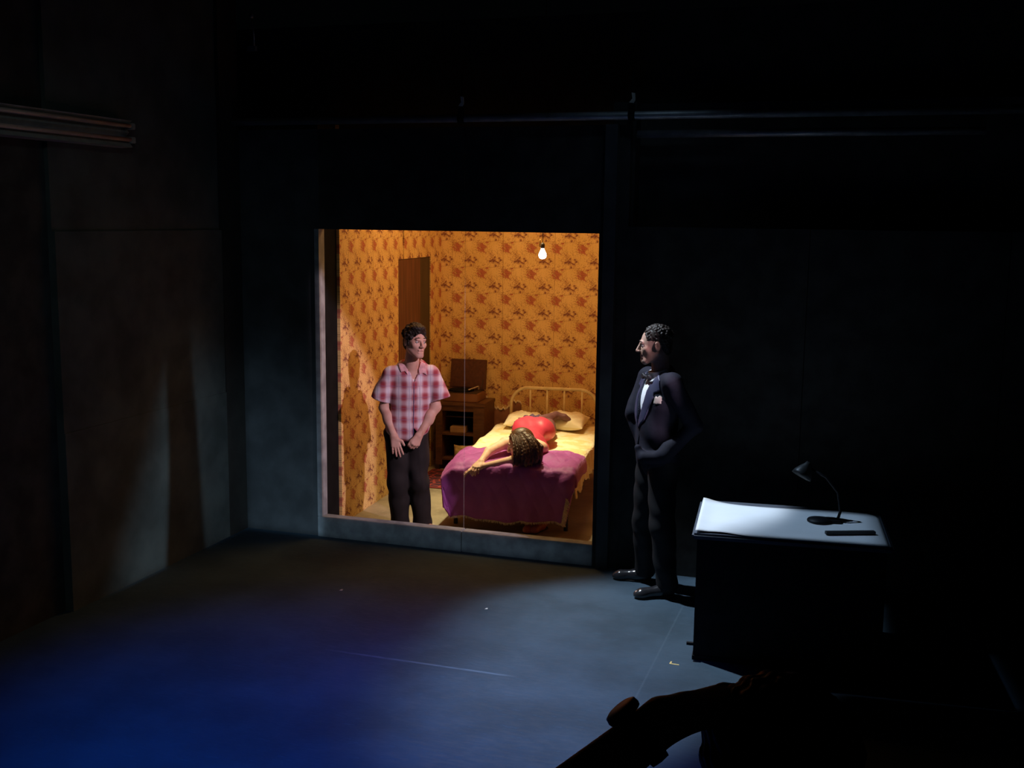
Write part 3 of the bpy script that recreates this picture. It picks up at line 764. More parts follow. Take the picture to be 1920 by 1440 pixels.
# hanging bulb
BL = (-2.67,9.0,2.21)
bulb = empty('hanging_bulb', BL, 'bare lit bulb hanging on a cord in the bedroom', 'light bulb')
def emis(name, col, st):
    t = NT(name); t.b.inputs['Base Color'].default_value = (*col,1); t.b.inputs['Emission Color'].default_value = (*col,1); t.b.inputs['Emission Strength'].default_value = st; return t.m
MB().lathe([(0,-.046),(.015,-.044),(.028,-.034),(.033,-.018),(.031,-.002),(.022,.018),(.014,.034),(.013,.045),(0,.045)], n=28).build('bulb_glass', emis('lit_bulb', (1,.80,.72), 22), bulb)
MB().lathe([(0,.04),(.016,.042),(.018,.05),(.018,.075),(.012,.085),(.004,.09),(0,.09)], n=20).build('socket', M_IRON, bulb)
MB().tube([(0,0,.085),(0,0,2.79)], .0035, 6).build('cord', M_IRON, bulb)
MB().tube([(-.018,0,.05),(-.024,0,.055),(-.024,0,.085),(-.020,0,.12)], .004, 6).build('pull_switch', pm('brass_knob', (.5,.33,.12), .35), bulb)

# ================================================================== DESK
dA = Vector((-.916,6.14,0)); dv = Vector((1.089,.097,0)).normalized(); dang = math.atan2(dv.y, dv.x)
desk = empty('desk', dA, 'black desk with a pale edged top on the right of the stage', 'desk', rz=dang)
DW, DD = 1.09, .80
M_DTOP = pm('blue_grey_laminate', (.12,.14,.18), .4, 12, .15, .05, spec=.5)
M_DBLK = pm('black_desk_paint', (.018,.018,.02), .7, 10, .3, .05, spec=.15)
MB().box((0,0,.715),(DW,DD,.75), bev=.012).build('desktop', M_DTOP, desk)
MB().box((.03,.02,.02),(.40,DD-.03,.714)).build('pedestal', M_DBLK, desk)
MB().box((DW-.40,.02,.02),(DW-.03,DD-.03,.714)).build('pedestal', M_DBLK, desk)
MB().box((.40,.02,.06),(DW-.40,.045,.714)).build('modesty_panel', M_DBLK, desk)
for x in (.025,DW-.405): MB().box((x,.012,0),(x+.38,DD-.02,.025)).build('plinth', M_DBLK, desk)
MB().box((-.008,.01,.085),(.03,.03,.10)).build('side_bracket', M_DBLK, desk)
# the sheet: curls up at its left and right ends
def dp(x, y, z): return dA+Matrix.Rotation(dang,3,'Z') @ Vector((x,y,z))
P = []
for i in range(61):
    x = .018+1.045*i/60; row = []
    t_ = i/60
    for j in range(21):
        v = j/20
        y0 = .006+.035*math.exp(-((t_-.12)/.12)**2)*.8; y1 = .765-.05*t_+.03*math.exp(-(t_/.10)**2)-.06*(1-math.exp(-(t_/.12)**2))*(.6+.4*math.sin(t_*6))
        y1 -= .06*max(0,(t_-.93)/.07)**2
        z = .7535+.010*math.exp(-(t_/.05)**2)+.006*math.exp(-((t_-.13)/.10)**2)*math.exp(-(v/.25)**2)+.0015*math.sin(t_*9)*v
        row.append((x, y0+(y1-y0)*v, z))
    P.append(row)
pa = MB().grid(P, flip=True).build('drawing_paper', pm('white_paper', (.82,.85,.88), .55, 5, .03, .03, spec=.3), loc=dA); pa.rotation_euler = (0,0,dang)
m_ = pa.modifiers.new('Solidify','SOLIDIFY'); m_.thickness = .0012; m_.offset = 1
tag(pa, 'large white sheet of paper covering the desk top', 'paper')
bx2 = MB().box((0,-.016,0),(.285,.016,.018), bev=.002).build('ruler_case', pm('dark_case', (.03,.028,.03), .5, 20, .2, 0), loc=dp(.735,.155,.7575)); bx2.rotation_euler = (rad(0),0,dang+rad(17))
tag(bx2, 'long narrow dark case lying on the white sheet near its right end', 'pencil case')
lp = empty('desk_lamp', dp(.715,.435,.7565), 'dark desk lamp with round base and dim metal shade on the desk', 'desk lamp', rz=dang)
M_LAMP = pm('black_lamp_metal', (.008,.008,.01), .5, 20, .1, 0, spec=.2)
MB().lathe([(0,0),(.072,0),(.074,.006),(.070,.014),(.03,.022),(.012,.026),(0,.026)], n=32).build('base', M_LAMP, lp)
MB().box((.0,-.03,.0),(.12,.035,.016), bev=.004).build('switch_housing', M_LAMP, lp)
MB().tube([(.10,.005,.014),(.115,.03,.06),(.10,.08,.16),(.03,.12,.24),(-.06,.13,.285)], [.009,.009,.008,.008,.008], 10).build('arm', M_LAMP, lp)
SM = Matrix.Translation((-.085,.13,.275)) @ Matrix.Rotation(rad(28),4,'Y') @ Matrix.Rotation(rad(-15),4,'X')
MB().lathe([(0,.055),(.016,.053),(.022,.035),(.040,.01),(.056,-.02),(.062,-.045),(.060,-.045),(.054,-.02),(.036,.006),(.0,.03)], n=28, M=SM.to_3x3()).build('shade', pm('brushed_grey_shade', (.06,.06,.06), .45, 30, .15, 0, metal=.5), lp).location = (-.095,.13,.275)
# small marks on the stage floor
tp = MB().box((-.028,-.006,0),(.028,.004,.0012)).box((-.028,.004,0),(-.019,.030,.0012)).build('spike_tape', pm('yellow_tape', (.95,.72,.28), .6, 30, .05, 0), loc=(-.975,6.05,.0005))
tp.rotation_euler = (0,0,rad(-4)); tag(tp, 'tiny yellow L-shaped tape mark on the floor left of the desk', 'tape')
for i, (x, y, s, lab) in enumerate([(-3.321,6.547,.012,'white scrap on the dark floor below the left end of the sill'),(-2.28,6.539,.010,'white scrap on the floor below the right half of the opening'),
                                    (-3.42,8.78,.012,'white scrap on the bedroom floor between the man and the bed'),(-.36,5.62,.008,'tiny pale speck on the floor in front of the desk')]):
    mb = MB().add([(-s,-s*.6,0),(s,-s*.8,.002),(s*.8,s*.7,.006),(-s*.5,s,.003),(-s,-s*.6,-.0008),(s,-s*.8,.0012),(s*.8,s*.7,.0052),(-s*.5,s,.0022)], [(0,1,2,3),(7,6,5,4),(0,4,5,1),(1,5,6,2),(2,6,7,3),(3,7,4,0)])
    o = mb.build('paper_scrap', pm('scrap_white', (.9,.9,.85), .6, 30, .05, 0), loc=(x,y,.001)); tag(o, lab, 'scrap')

# ================================================================== PEOPLE
def hand(s, w, k, side, n, curl=(.25,.25,.2), spread=.12, thumb=(.6,.75,-.2), sc=1.0, fk=.004):
    w = V3(*w); k = V3(*k); d = nrm(k-w); n = nrm(V3(*n)-d*(V3(*n)@d)); side = nrm(V3(*side)-d*(V3(*side)@d)-n*(V3(*side)@n))
    offs = (.029,.0098,-.0098,-.028); adv = (0,.005,.001,-.009); Ls = (.072,.080,.074,.058)
    bases = [k+side*offs[i]*sc+d*adv[i]*sc for i in range(4)]
    for i in range(4): s.cap(w+side*offs[i]*.55*sc, bases[i], .016*sc, .0105*sc, .014)
    for i in range(4):
        dd = nrm(d+side*(1.5-i)*spread*.66); p = bases[i]; a = 0; r = .0092*sc*(1 if i < 3 else .86)
        for q, f in enumerate((.46,.30,.24)):
            c_ = curl[q] if not isinstance(curl[0], (tuple, list)) else curl[i][q]
            a += c_; v = dd*math.cos(a)-n*math.sin(a); e = p+v*Ls[i]*f*sc
            s.cap(p, e, r, r*.92, fk); p = e; r *= .92
    tb = w+d*.028*sc+side*.020*sc; t1 = tb+nrm(d*thumb[0]+side*thumb[1]+n*thumb[2])*.040*sc
    t2 = t1+nrm(d*(thumb[0]+.5)+side*(thumb[1]*.45)+n*(thumb[2]-.15))*.034*sc
    s.cap(tb, t1, .015*sc, .012*sc, .010); s.cap(t1, t2, .0115*sc, .009*sc, .004)
def head(s, c, R, sc=1.0, mouth=0.0, ears=(-1,1), jaw=1.0):
    c = V3(*c); L = lambda x, y, z: c+R @ (V3(x,y,z)*sc)
    E = lambda p, r, k=.015, sub=False: s.ell(L(*p), V3(*r)*sc, R, k, sub)
    E((0,-.018,.035),(.074,.094,.083), .01); E((0,.028,-.02),(.060,.062,.082), .03)
    for q in (-1,1):
        s.cap(L(q*.050,-.005,-.045), L(q*.022,.058,-.098), .020*sc*jaw, .018*sc*jaw, .025)
        E((q*.040,.056,-.022),(.020,.020,.018), .02)
    s.cap(L(-.010,.072,-.102), L(.010,.072,-.102), .018*sc*jaw, k=.02)
    s.cap(L(0,.060,-.05), L(0,.068,-.085), .030*sc, .024*sc, .02)
    s.cap(L(-.030,.080,.020), L(.030,.080,.020), .012*sc, k=.015)
    for q in (-1,1): E((q*.031,.096,.000),(.018,.016,.012), .010, True)
    s.cap(L(0,.090,.008), L(0,.112,-.030), .0085*sc, .0115*sc, .010)
    for q in (-1,1): E((q*.011,.102,-.034),(.0085,.010,.0075), .006)
    s.cap(L(-.017,.089,-.060), L(.017,.089,-.060), .0065*sc, k=.006)
    s.cap(L(-.015,.087,-.073-mouth), L(.015,.087,-.073-mouth), .007*sc, k=.006)
    s.cap(L(-.016,.097,-.0665-mouth*.5), L(.016,.097,-.0665-mouth*.5), (.003+mouth*.45)*sc, k=.003, sub=True)
    for q in ears:
        E((q*.078,-.012,-.006),(.010,.019,.032), .006); E((q*.088,-.006,.000),(.006,.010,.018), .003, True)
    return L
def eyes(L, R, sc, parent, base, gaze=(0,0), iris=(.07,.045,.03)):
    """eyeballs with iris discs, one mesh child each"""
    for q in (-1,1):
        c = L(q*.031,.074,.001); mb = MB(); f = R @ nrm(V3(gaze[0],1,gaze[1]))
        up = R[:,2]; rt = np.cross(f, up); rt /= np.linalg.norm(rt); u2 = np.cross(rt, f)
        M = Matrix([[rt[i],u2[i],f[i]] for i in range(3)])
        prof = [(.0125*sc*math.sin(a), .0125*sc*math.cos(a)) for a in [PI*i/14 for i in range(15)]]
        mb.lathe(prof, tuple(c-V3(*base)), 18, M)
        o = mb.build('eyeball', pm('eye_white', (.50,.46,.44), .3, 30, .03, 0), parent)
        ib = MB(); ib.lathe([(0,.0129*sc),(.0028*sc,.0128*sc),(.0062*sc,.0114*sc),(.0062*sc,.0108*sc)], tuple(c-V3(*base)), 14, M)
        ib.build('iris', pm('dark_iris', iris, .2, 60, .1, 0), o)
def brows(L, sc, parent, base, mat, z=.027, tilt=0.0):
    for q in (-1,1):
        pts = [tuple(L(q*.014,.093,z+tilt)-V3(*base)), tuple(L(q*.030,.090,z+.004)-V3(*base)), tuple(L(q*.048,.078,z-.002-tilt)-V3(*base))]
        MB().tube(pts, [.0022*sc,.0034*sc,.0015*sc], 6).build('eyebrow', mat, parent)
def lips(L, sc, parent, base, mat, mouth=0.0):
    b = V3(*base); mb = MB()
    mb.tube([tuple(L(x,.0925-abs(x)*18*abs(x),-.0605)-b) for x in (-.022,-.011,0,.011,.022)], [.001,.0042*sc,.0042*sc,.0042*sc,.001], 8)
    mb.tube([tuple(L(x,.0905-abs(x)*18*abs(x),-.0725-mouth)-b) for x in (-.020,-.010,0,.010,.020)], [.001,.0045*sc,.005*sc,.0045*sc,.001], 8)
    mb.build('lips', mat, parent)
def skin(name, col):
    t = NT(name); v = t.obj(); a = t.noise(v, 18, 3)
    t.set(t.b.inputs['Base Color'], t.mix(t.ramp(a,.3,.7), col, (col[0]*.92,col[1]*.82,col[2]*.78)))
    t.b.inputs['Roughness'].default_value = .55; t.b.inputs['Specular IOR Level'].default_value = .35
    t.b.inputs['Subsurface Weight'].default_value = .08; t.b.inputs['Subsurface Radius'].default_value = (.01,.004,.002)
    t.b.inputs['Subsurface Scale'].default_value = .5
    return t.m
M_SKIN = skin('skin_light', (.72,.44,.35)); M_SKIN2 = skin('skin_olive', (.55,.35,.27)); M_SKIN3 = skin('skin_pale', (.82,.56,.42))
M_HAIRD = pm('dark_brown_hair', (.022,.015,.012), .55, 60, .5, .5, dist=.006, spec=.3)
M_LIP = pm('lip_tone', (.42,.14,.13), .4, 60, .05, 0)
def shoe_at(name, heel, toe, mat, label, parent, zsole=.0, L=None):
    """a shoe worn by a person: child of the person; heel and toe on the floor"""
    heel = V3(*heel); toe = V3(*toe); d = toe-heel; L = np.linalg.norm(d); d = d/L
    base = parent.location
    up = V3(0,0,1); q = lambda a, z: heel+d*a+up*z
    lo = np.minimum(heel, toe)-.07; hi = np.maximum(heel, toe)+.07; lo[2] = heel[2]-.004; hi[2] = heel[2]+.16
    R = np.stack([np.cross(d, up), d, up], 1)
    s = SDF(lo, hi, .0035)
    s.chain([q(.035,.036), q(.11,.040), q(L-.055,.030)], [.034,.036,.039], .03)
    s.ell(q(L-.045,.026), (.043,.052,.030), R, .02); s.ell(q(.055,.065), (.040,.052,.045), R, .02)
    s.cut(heel+up*.008, -up); s.cut(q(0,.105), up)
    o = s.mesh(name, mat, parent, base)
    if label: o['label'] = label
    s2 = SDF(lo, hi, .0035); s2.chain([q(.035,.006), q(.11,.006), q(L-.05,.006)], [.037,.036,.044], .03)
    s2.cut(heel+up*.0005, -up); s2.cut(heel+up*.013, up); s2.mesh('sole', M_SOLE, o, base).location = (0,0,0)
    return o

# ---------------------------------------------------------------- man in the plaid shirt
def plaid_mat(Rv):
    t = NT('red_plaid'); v = t.obj()
    S = t.vmath('DOT_PRODUCT', v, Rv); Z = t.n('ShaderNodeSeparateXYZ', {'Vector': v}).outputs[2]
    S = t.math('ADD', S, t.math('MULTIPLY', t.math('SUBTRACT', t.noise(v, 5, 2), .5), .02))
    Z = t.math('ADD', Z, t.math('MULTIPLY', t.math('SUBTRACT', t.noise(v, 6, 2), .5), .025))
    def band(x, per, ph, w0, w1):
        f = t.math('ABSOLUTE', t.math('SUBTRACT', t.math('FRACT', t.math('ADD', t.math('DIVIDE', x, per), ph)), .5))
        return t.ramp(f, w0, w1)
    bs = band(S, .082, .30, .42, .08); bz_ = band(Z, .090, .1, .42, .08)
    thin = t.math('MAXIMUM', band(S, .082, .80, .05, .02), band(Z, .086, .6, .05, .02))
    m = t.math('ADD', t.math('MULTIPLY', bs, .62), t.math('MULTIPLY', bz_, .38))
    col = t.mix(m, (.80,.72,.78), (.50,.09,.11))
    col = t.mix(t.math('MULTIPLY', t.math('MULTIPLY', bs, bz_), .7), col, (.33,.03,.05))
    col = t.mix(t.math('MULTIPLY', thin, .35), col, (.28,.20,.38))
    t.set(t.b.inputs['Base Color'], col); t.b.inputs['Roughness'].default_value = .85
    t.bump(t.noise(v, 40, 3), .25, .006); return t.m
def plaid_man():
    O = V3(-3.427,8.02,0); Rv = V3(.92,.393,0); Tv = V3(.393,-.92,0); U = V3(0,0,1)
    p = empty('person', tuple(O), 'man standing in a red and white plaid shirt and dark trousers, hands on his thighs', 'person')
    RT = np.stack([Rv, Tv, U], 1)
    q = lambda s, t, z: O+Rv*s+Tv*t+U*z
    h = .004; lo = (-3.78,7.74,0); hi = (-3.11,8.26,1.72)
    B = SDF(lo, hi, h)
    shL = q(-.172,.012,1.272); shR = q(.145,.0,1.275); chest = q(-.015,.0,1.165); bel = q(-.035,.0,.98); pel = q(-.05,-.01,.83)
    B.ell(chest, (.150,.100,.165), RT, .04); B.ell(bel, (.128,.092,.16), RT, .05); B.ell(pel, (.140,.10,.12), RT, .05)
    B.cap(shL, shR, .055, k=.05)
    hc = q(.022,.095,1.545); Fh = nrm(Rv*.50+Tv*.86+U*.02); R = frame(Fh, nrm(U+Rv*.10-Tv*.0))
    B.cap(q(-.012,.03,1.32), hc+R @ V3(0,-.030,-.055), .060, .053, .03)
    L = head(B, hc, R, 1.02, .006)
    elL = q(-.222,.018,1.015); wrL = q(-.145,.120,.805); elR = q(.180,.025,1.020); wrR = q(.048,.125,.812)
    B.chain([shL, elL, wrL], [.053,.041,.027], .02); B.ell((elL*.62+wrL*.38), (.040,.040,.06), k=.02)
    B.chain([shR, elR, wrR], [.053,.041,.027], .02); B.ell((elR*.62+wrR*.38), (.040,.040,.06), k=.02)
    hand(B, wrL, q(-.128,.138,.728), Rv, Tv, (.10,.12,.10), .16, (.55,.75,.1))
    hand(B, wrR, q(.018,.150,.745), -Rv, Tv*.9+Rv*.3, (.75,.9,.5), .05, (.8,.4,-.2))
    kL = q(-.112,.045,.43); aL = q(-.105,-.01,.07); kR = q(.045,.045,.43); aR = q(.070,-.01,.07)
    hL = q(-.125,-.01,.80); hR = q(.030,-.01,.80)
    B.chain([hL,kL,aL], [.080,.052,.038], .02); B.chain([hR,kR,aR], [.080,.052,.038], .02)
    fL = (aL*V3(1,1,0), aL*V3(1,1,0)+nrm(Tv-Rv*.1)*.19); fR = (aR*V3(1,1,0), aR*V3(1,1,0)+nrm(Rv*.75+Tv*.55)*.19)
    for a, b in (fL, fR): B.cap(a+U*.035, b+U*.025, .030, .026, .02)
    B.mesh('body', M_SKIN, p, O)
    eyes(L, R, 1.02, p, O, (-.45,.12)); brows(L, 1.02, p, O, M_HAIRD, .030, .003); lips(L, 1.02, p, O, M_LIP, .006)
    # hair
    H = SDF(hc-.15, hc+.16, .0035); s_ = 1.02
    H.ell(hc+R @ V3(0,-.022,.050), (.084,.104,.086), R, .01); H.ell(hc+R @ V3(.01,.045,.105), (.060,.050,.030), R, .03)
    H.ell(hc+R @ V3(0,-.065,-.010), (.070,.052,.075), R, .02)
    for x_ in (-1,1): H.cap(hc+R @ V3(x_*.074,.020,.03), hc+R @ V3(x_*.073,.018,-.025), .012, .008, .012)
    rc = random.Random(11)
    for i in range(150):
        az = rc.uniform(0, 2*PI); el_ = rc.uniform(-.25, 1.5)
        dv_ = V3(math.cos(az)*math.cos(el_), math.sin(az)*math.cos(el_), math.sin(el_))
        H.ell(hc+R @ (V3(0,-.020,.046)+dv_*V3(.083,.103,.090)), V3(1,1,1)*rc.uniform(.010,.017), None, .005)
    H.ell(hc+R @ V3(.006,.102,-.004), (.058,.058,.078), R, .010, sub=True)
    H.cut(hc+R @ V3(0,0,-.075), -R[:,2]); H.folds(.0008, 260,150,190, 0, .0010); H.mesh('hair', M_HAIRD, p, O)
    # white undershirt
    T = SDF(lo, hi, .005); T.ell(chest, (.158,.108,.172), RT, .04); T.cap(shL, shR, .052, k=.04)
    T.ell(q(.002,.10,1.335), (.066,.11,.085), RT, .01, sub=True); T.cut(q(0,0,1.0), -U); T.cut(q(0,0,1.30), U)
    T.mesh('undershirt', pm('white_cotton', (.85,.83,.85), .85, 40, .04, .1), p, O)
    # shirt
    S = SDF(lo, hi, .0045)
    S.ell(chest, (.178,.122,.185), RT, .04); S.ell(bel, (.160,.122,.20), RT, .08); S.ell(q(-.04,.01,.86), (.168,.125,.14), RT, .06)
    S.cap(shL+U*.006, shR+U*.006, .066, k=.05)
    S.cap(q(-.055,.0,1.335), q(.045,.0,1.335), .060, k=.03)
    sL = q(-.248,.015,1.085); sR = q(.214,.02,1.090)
    S.cap(shL, sL, .066, .078, .02); S.cap(shR, sR, .066, .076, .02)
    for e_, s0 in ((sL, shL), (sR, shR)):
        dd = nrm(e_-s0); S.cut(e_+dd*.008, dd, e_+dd*.06, .11)
        S.cap(e_-dd*.02, e_+dd*.04, .050, .060, .004, sub=True)
    S.folds(.0035, 18,9,11, .5, .0035)
    S.carve_poly(O, Rv, Tv, [(-.075,1.42),(.085,1.42),(.050,1.315),(.010,1.225),(-.022,1.315)], .02)
    S.ell(q(.0,.02,1.40), (.064,.070,.075), RT, .008, sub=True)
    # front opens below the last button; hem dips in the middle
    S.carve_poly(O, Rv, Tv, [(.006,.70),(.105,.70),(.095,.76),(.060,.80),(.014,.865),(.006,.87)], .02)
    X, Y, Z = S.full(); SS = (X-O[0])*Rv[0]+(Y-O[1])*Rv[1]
    hem = .792-.035*np.cos(np.clip((SS+.05)*14,-PI,PI))
    S.F = np.maximum(S.F, (hem-Z).astype(np.float32))
    # placket groove
    S.carve_poly(O, Rv, Tv, [(.0055,.86),(.0115,.86),(.0125,1.23),(.0075,1.23)], .118) if False else None
    sh = S.mesh('shirt', plaid_mat(tuple(Rv)), p, O)
    pl_ = S.patch(O, Rv, Tv, [(.000,.80),(.006,.80),(.012,1.0),(.014,1.225),(.008,1.225),(.004,1.0)], .003, .008, .03)
    o = pl_.mesh('placket', pm('violet_piping', (.12,.09,.20), .8, 40, .1, 0), sh, O); o['label'] = 'dark violet piped edge down the front'
    cl = S.copy(); M_COL = pm('collar_pink', (.74,.40,.42), .85, 30, .25, .1)
    for poly in ([(-.112,1.365),(-.046,1.395),(-.034,1.350),(-.040,1.290),(-.062,1.315),(-.092,1.305)], [(.055,1.390),(.100,1.368),(.112,1.280),(.078,1.300),(.050,1.285),(.042,1.350)]):
        a = S.patch(O, Rv, Tv, poly, .008, .010, -.06); a.mesh('collar', M_COL, sh, O)
    # trousers
    Q = SDF((-3.76,7.79,0), (-3.15,8.25,.92), .0045)
    Q.ell(q(-.048,-.012,.83), (.158,.118,.11), RT, .04)
    Q.chain([hL, kL, aL+U*.0], [.098,.082,.074], .03); Q.chain([hR, kR, aR+Rv*.012], [.098,.080,.076], .03)
    Q.cut(q(0,0,.045), -U); Q.folds(.0045, 22,9,16, 0, .003)
    Q.cut(q(0,0,.90), U)
    Q.mesh('trousers', pm('dark_brown_trousers', (.016,.012,.012), .85, 12, .25, .2, dist=.01), p, O)
    ms = pm('brown_shoe_leather', (.30,.12,.08), .5, 30, .2, .05)
    shoe_at('shoe', fL[0]-nrm(Tv)*.06, fL[1]+nrm(Tv)*.02, ms, None, p)
    dr = nrm(fR[1]-fR[0]); shoe_at('shoe', fR[0]-dr*.06, fR[1]+dr*.02, ms, None, p)
plaid_man()

# ---------------------------------------------------------------- man in the dinner suit
def suit_man():
    O = V3(-1.34,7.26,0); Rv = V3(.982,.187,0); Tv = V3(.187,-.982,0); U = V3(0,0,1)
    p = empty('person', tuple(O), 'man in a black dinner suit and bow tie standing between the opening and the desk', 'person')
    q = lambda s, t, z: O+Rv*s+Tv*t+U*z
    f = nrm(-Rv*.91+Tv*.41); l = nrm(Rv*.41+Tv*.91); RT = np.stack([l, f, U], 1)
    c = lambda a, b, z: O+l*a+f*b+U*z      # a to his left, b forwards
    lo = (-1.75,6.92,0); hi = (-1.0,7.60,1.84)
    B = SDF(lo, hi, .0042)
    hc = V3(-1.372,7.252,1.688); Fh = nrm(-Rv*.985+Tv*.08-U*.10); R = frame(Fh, U)
    B.ell(c(0,0,1.28), (.16,.10,.19), RT, .04); B.ell(c(0,.01,1.05), (.14,.095,.16), RT, .05); B.ell(c(0,-.01,.92), (.15,.11,.12), RT, .05)
    B.cap(c(-.17,0,1.44), c(.17,0,1.44), .052, k=.05)
    B.cap(c(0,-.015,1.47), hc+R @ V3(0,-.032,-.055), .062, .056, .03)
    L = head(B, hc, R, 1.03, 0, jaw=1.05)
    shN = c(.185,-.01,1.445); elN = q(.235,.155,1.175); wrN = q(.045,.190,.985); shF = c(-.185,0,1.445); elF = q(-.165,-.11,1.20); wrF = q(-.085,-.06,.985)
    B.chain([shN,elN,wrN], [.052,.042,.028], .02); B.chain([shF,elF,wrF], [.052,.042,.028], .02)
    hand(B, wrN, wrN+nrm(-U*.8-Rv*.35-Tv*.65)*.085, f, l, (.3,.3,.2), .05)
    hand(B, wrF, wrF+nrm(-U+Tv*.35+Rv*.2)*.085, f, -l, (.3,.3,.2), .05)
    hN = c(.09,-.01,.90); hF = c(-.09,-.01,.90); kN = V3(-1.265,7.155,.49); kF = V3(-1.425,7.365,.49); aN = V3(-1.225,7.18,.09); aF = V3(-1.43,7.45,.09)
    B.chain([hN,kN,aN], [.085,.055,.040], .02); B.chain([hF,kF,aF], [.085,.055,.040], .02)
    tN = V3(-1.40,7.085,0); tF = V3(-1.62,7.43,0)
    B.cap(aN*V3(1,1,0)+U*.04, tN+U*.03, .03,.026,.02); B.cap(aF*V3(1,1,0)+U*.04, tF+U*.03, .03,.026,.02)
    B.mesh('body', M_SKIN2, p, O)
    eyes(L, R, 1.03, p, O, (0,-.1)); brows(L, 1.03, p, O, M_HAIRD); lips(L, 1.03, p, O, M_LIP)
    H = SDF(hc-.16, hc+.16, .0035)
    H.ell(hc+R @ V3(0,-.026,.044), (.080,.100,.084), R, .01); H.ell(hc+R @ V3(0,-.070,-.015), (.066,.046,.070), R, .02)
    for x_ in (-1,1): H.cap(hc+R @ V3(x_*.073,.012,.02), hc+R @ V3(x_*.074,.006,-.008), .007, .004, .006)
    H.ell(hc+R @ V3(0,.105,.010), (.070,.060,.082), R, .014, sub=True); H.cut(hc+R @ V3(0,0,-.078), -R[:,2])
    rc = random.Random(5)
    for i in range(220):
        az = rc.uniform(0, 2*PI); el_ = rc.uniform(-.1, 1.5)
        dv_ = V3(math.cos(az)*math.cos(el_), math.sin(az)*math.cos(el_), math.sin(el_))
        c_ = V3(0,-.026,.044)+dv_*V3(.079,.099,.083)
        if c_[1] > .055 and c_[2] < .09: continue
        H.ell(hc+R @ c_, V3(1,1,1)*rc.uniform(.006,.010), None, .004)
    for x_ in (-1,1):
        H.ell(hc+R @ V3(x_*.086,.006,-.010), (.024,.042,.044), R, .004, sub=True)
        H.ell(hc+R @ V3(x_*.080,.036,-.028), (.032,.034,.040), R, .004, sub=True)
    H.folds(.0006, 230,120,150, 0, .0006); H.mesh('hair', M_HAIRD, p, O)
    # white shirt
    W = SDF(lo, hi, .0045); W.ell(c(0,0,1.28), (.168,.112,.198), RT, .04); W.cap(c(-.14,0,1.43), c(.14,0,1.43), .05, k=.04)
    W.cap(c(0,-.012,1.46), c(0,.005,1.520), .073,.068,.02); W.cut(c(0,.0,1.522), nrm(U-f*-.25)); W.cut(c(0,0,1.06), -U)
    W.cap(c(0,.0,1.44), c(0,.0,1.56), .055, k=.003, sub=True)
    wc = pm('white_dress_shirt', (.86,.87,.90), .7, 40, .03, .05); W.mesh('dress_shirt', wc, p, O)
    # bow tie: two wings and a knot
    K = SDF(lo, hi, .003); kc = c(0,.088,1.475)
    for sg in (-1,1): K.cap(kc+l*sg*.010, kc+l*sg*.048, .008, .021, .004); 
    K.ell(kc+f*.006, (.012,.012,.012), RT, .006)
    X, Y, Z = K.full(); FF = (X-kc[0])*f[0]+(Y-kc[1])*f[1]; K.F = np.maximum(K.F, (np.abs(FF)-.011).astype(np.float32))
    K.mesh('bow_tie', pm('black_satin', (.015,.015,.02), .6, 30, .1, 0, spec=.3), p, O)
    # jacket
    J = SDF(lo, hi, .0045)
    J.ell(c(0,-.005,1.29), (.195,.132,.20), RT, .04); J.ell(c(0,.005,1.08), (.175,.128,.18), RT, .08); J.ell(c(0,-.01,.93), (.185,.135,.15), RT, .06)
    J.cap(c(-.175,-.005,1.455), c(.175,-.005,1.455), .062, k=.05); J.cap(c(0,-.05,1.50), c(0,-.03,1.45), .06, .09, .03)
    J.chain([shN+U*.006, elN, wrN+nrm(elN-wrN)*-.005], [.070,.056,.046], .02); J.chain([shF, elF, wrF], [.068,.052,.044], .02)
    # skirt of the jacket pushed back by the hand in the trouser pocket
    J.cap(q(-.075,.165,.965), q(.06,.20,.975), .035, .045, .03); J.cap(q(-.12,.13,1.02), q(-.07,.16,.90), .022, .018, .03)
    J.cut(c(0,0,.815), -U)
    J.cap(c(0,-.012,1.46), c(0,-.005,1.62), .076, k=.006, sub=True)
    J.folds(.004, 16,11,13, 1.2, .003)
    Vp = [(-.004,1.16),(.046,1.32),(.070,1.53),(-.070,1.53),(-.046,1.32)]
    J.carve_poly(O, l, f, Vp, .02)
    J.carve_poly(O, l, f, [(-.02,.78),(.03,.78),(.012,1.0),(-.004,1.10),(-.012,1.0)], .02)
    jk = J.mesh('jacket', pm('black_barathea', (.015,.015,.026), .8, 40, .12, .08, spec=.2), p, O)
    ms = pm('dark_blue_satin', (.05,.052,.10), .38, 24, .1, .03, spec=.6)
    for sg in (1,-1):
        poly = [(sg*-.002,1.13),(sg*.044,1.32),(sg*.060,1.44),(sg*.085,1.50),(sg*.135,1.47),(sg*.150,1.405),(sg*.118,1.385),(sg*.128,1.36),(sg*.070,1.20)]
        J.patch(O, l, f, poly, .007, .010, .0).mesh('lapel', ms, jk, O)
    J.patch(O, l, f, [(.135,1.315),(.175,1.320),(.170,1.365),(.158,1.375),(.148,1.36),(.140,1.372)], .009, .008, -.05).mesh('pocket_square', pm('grey_silk', (.42,.38,.33), .6, 40, .1, .05), jk, O)
    # trousers
    Q = SDF((-1.72,6.98,0),(-1.05,7.60,1.02), .0045)
    Q.ell(c(0,-.012,.95), (.162,.122,.11), RT, .04); Q.chain([hN,kN,aN], [.100,.082,.072], .03); Q.chain([hF,kF,aF], [.100,.082,.072], .03)
    Q.cut(q(0,0,.040), -U); Q.cut(q(0,0,1.0), U); Q.folds(.004, 20,10,15, 0, .003)
    Q.mesh('trousers', pm('black_suit_trousers', (.008,.008,.010), .75, 20, .15, .1), p, O)
    mt = pm('patent_leather', (.03,.03,.035), .18, 30, .1, .02, spec=.8)
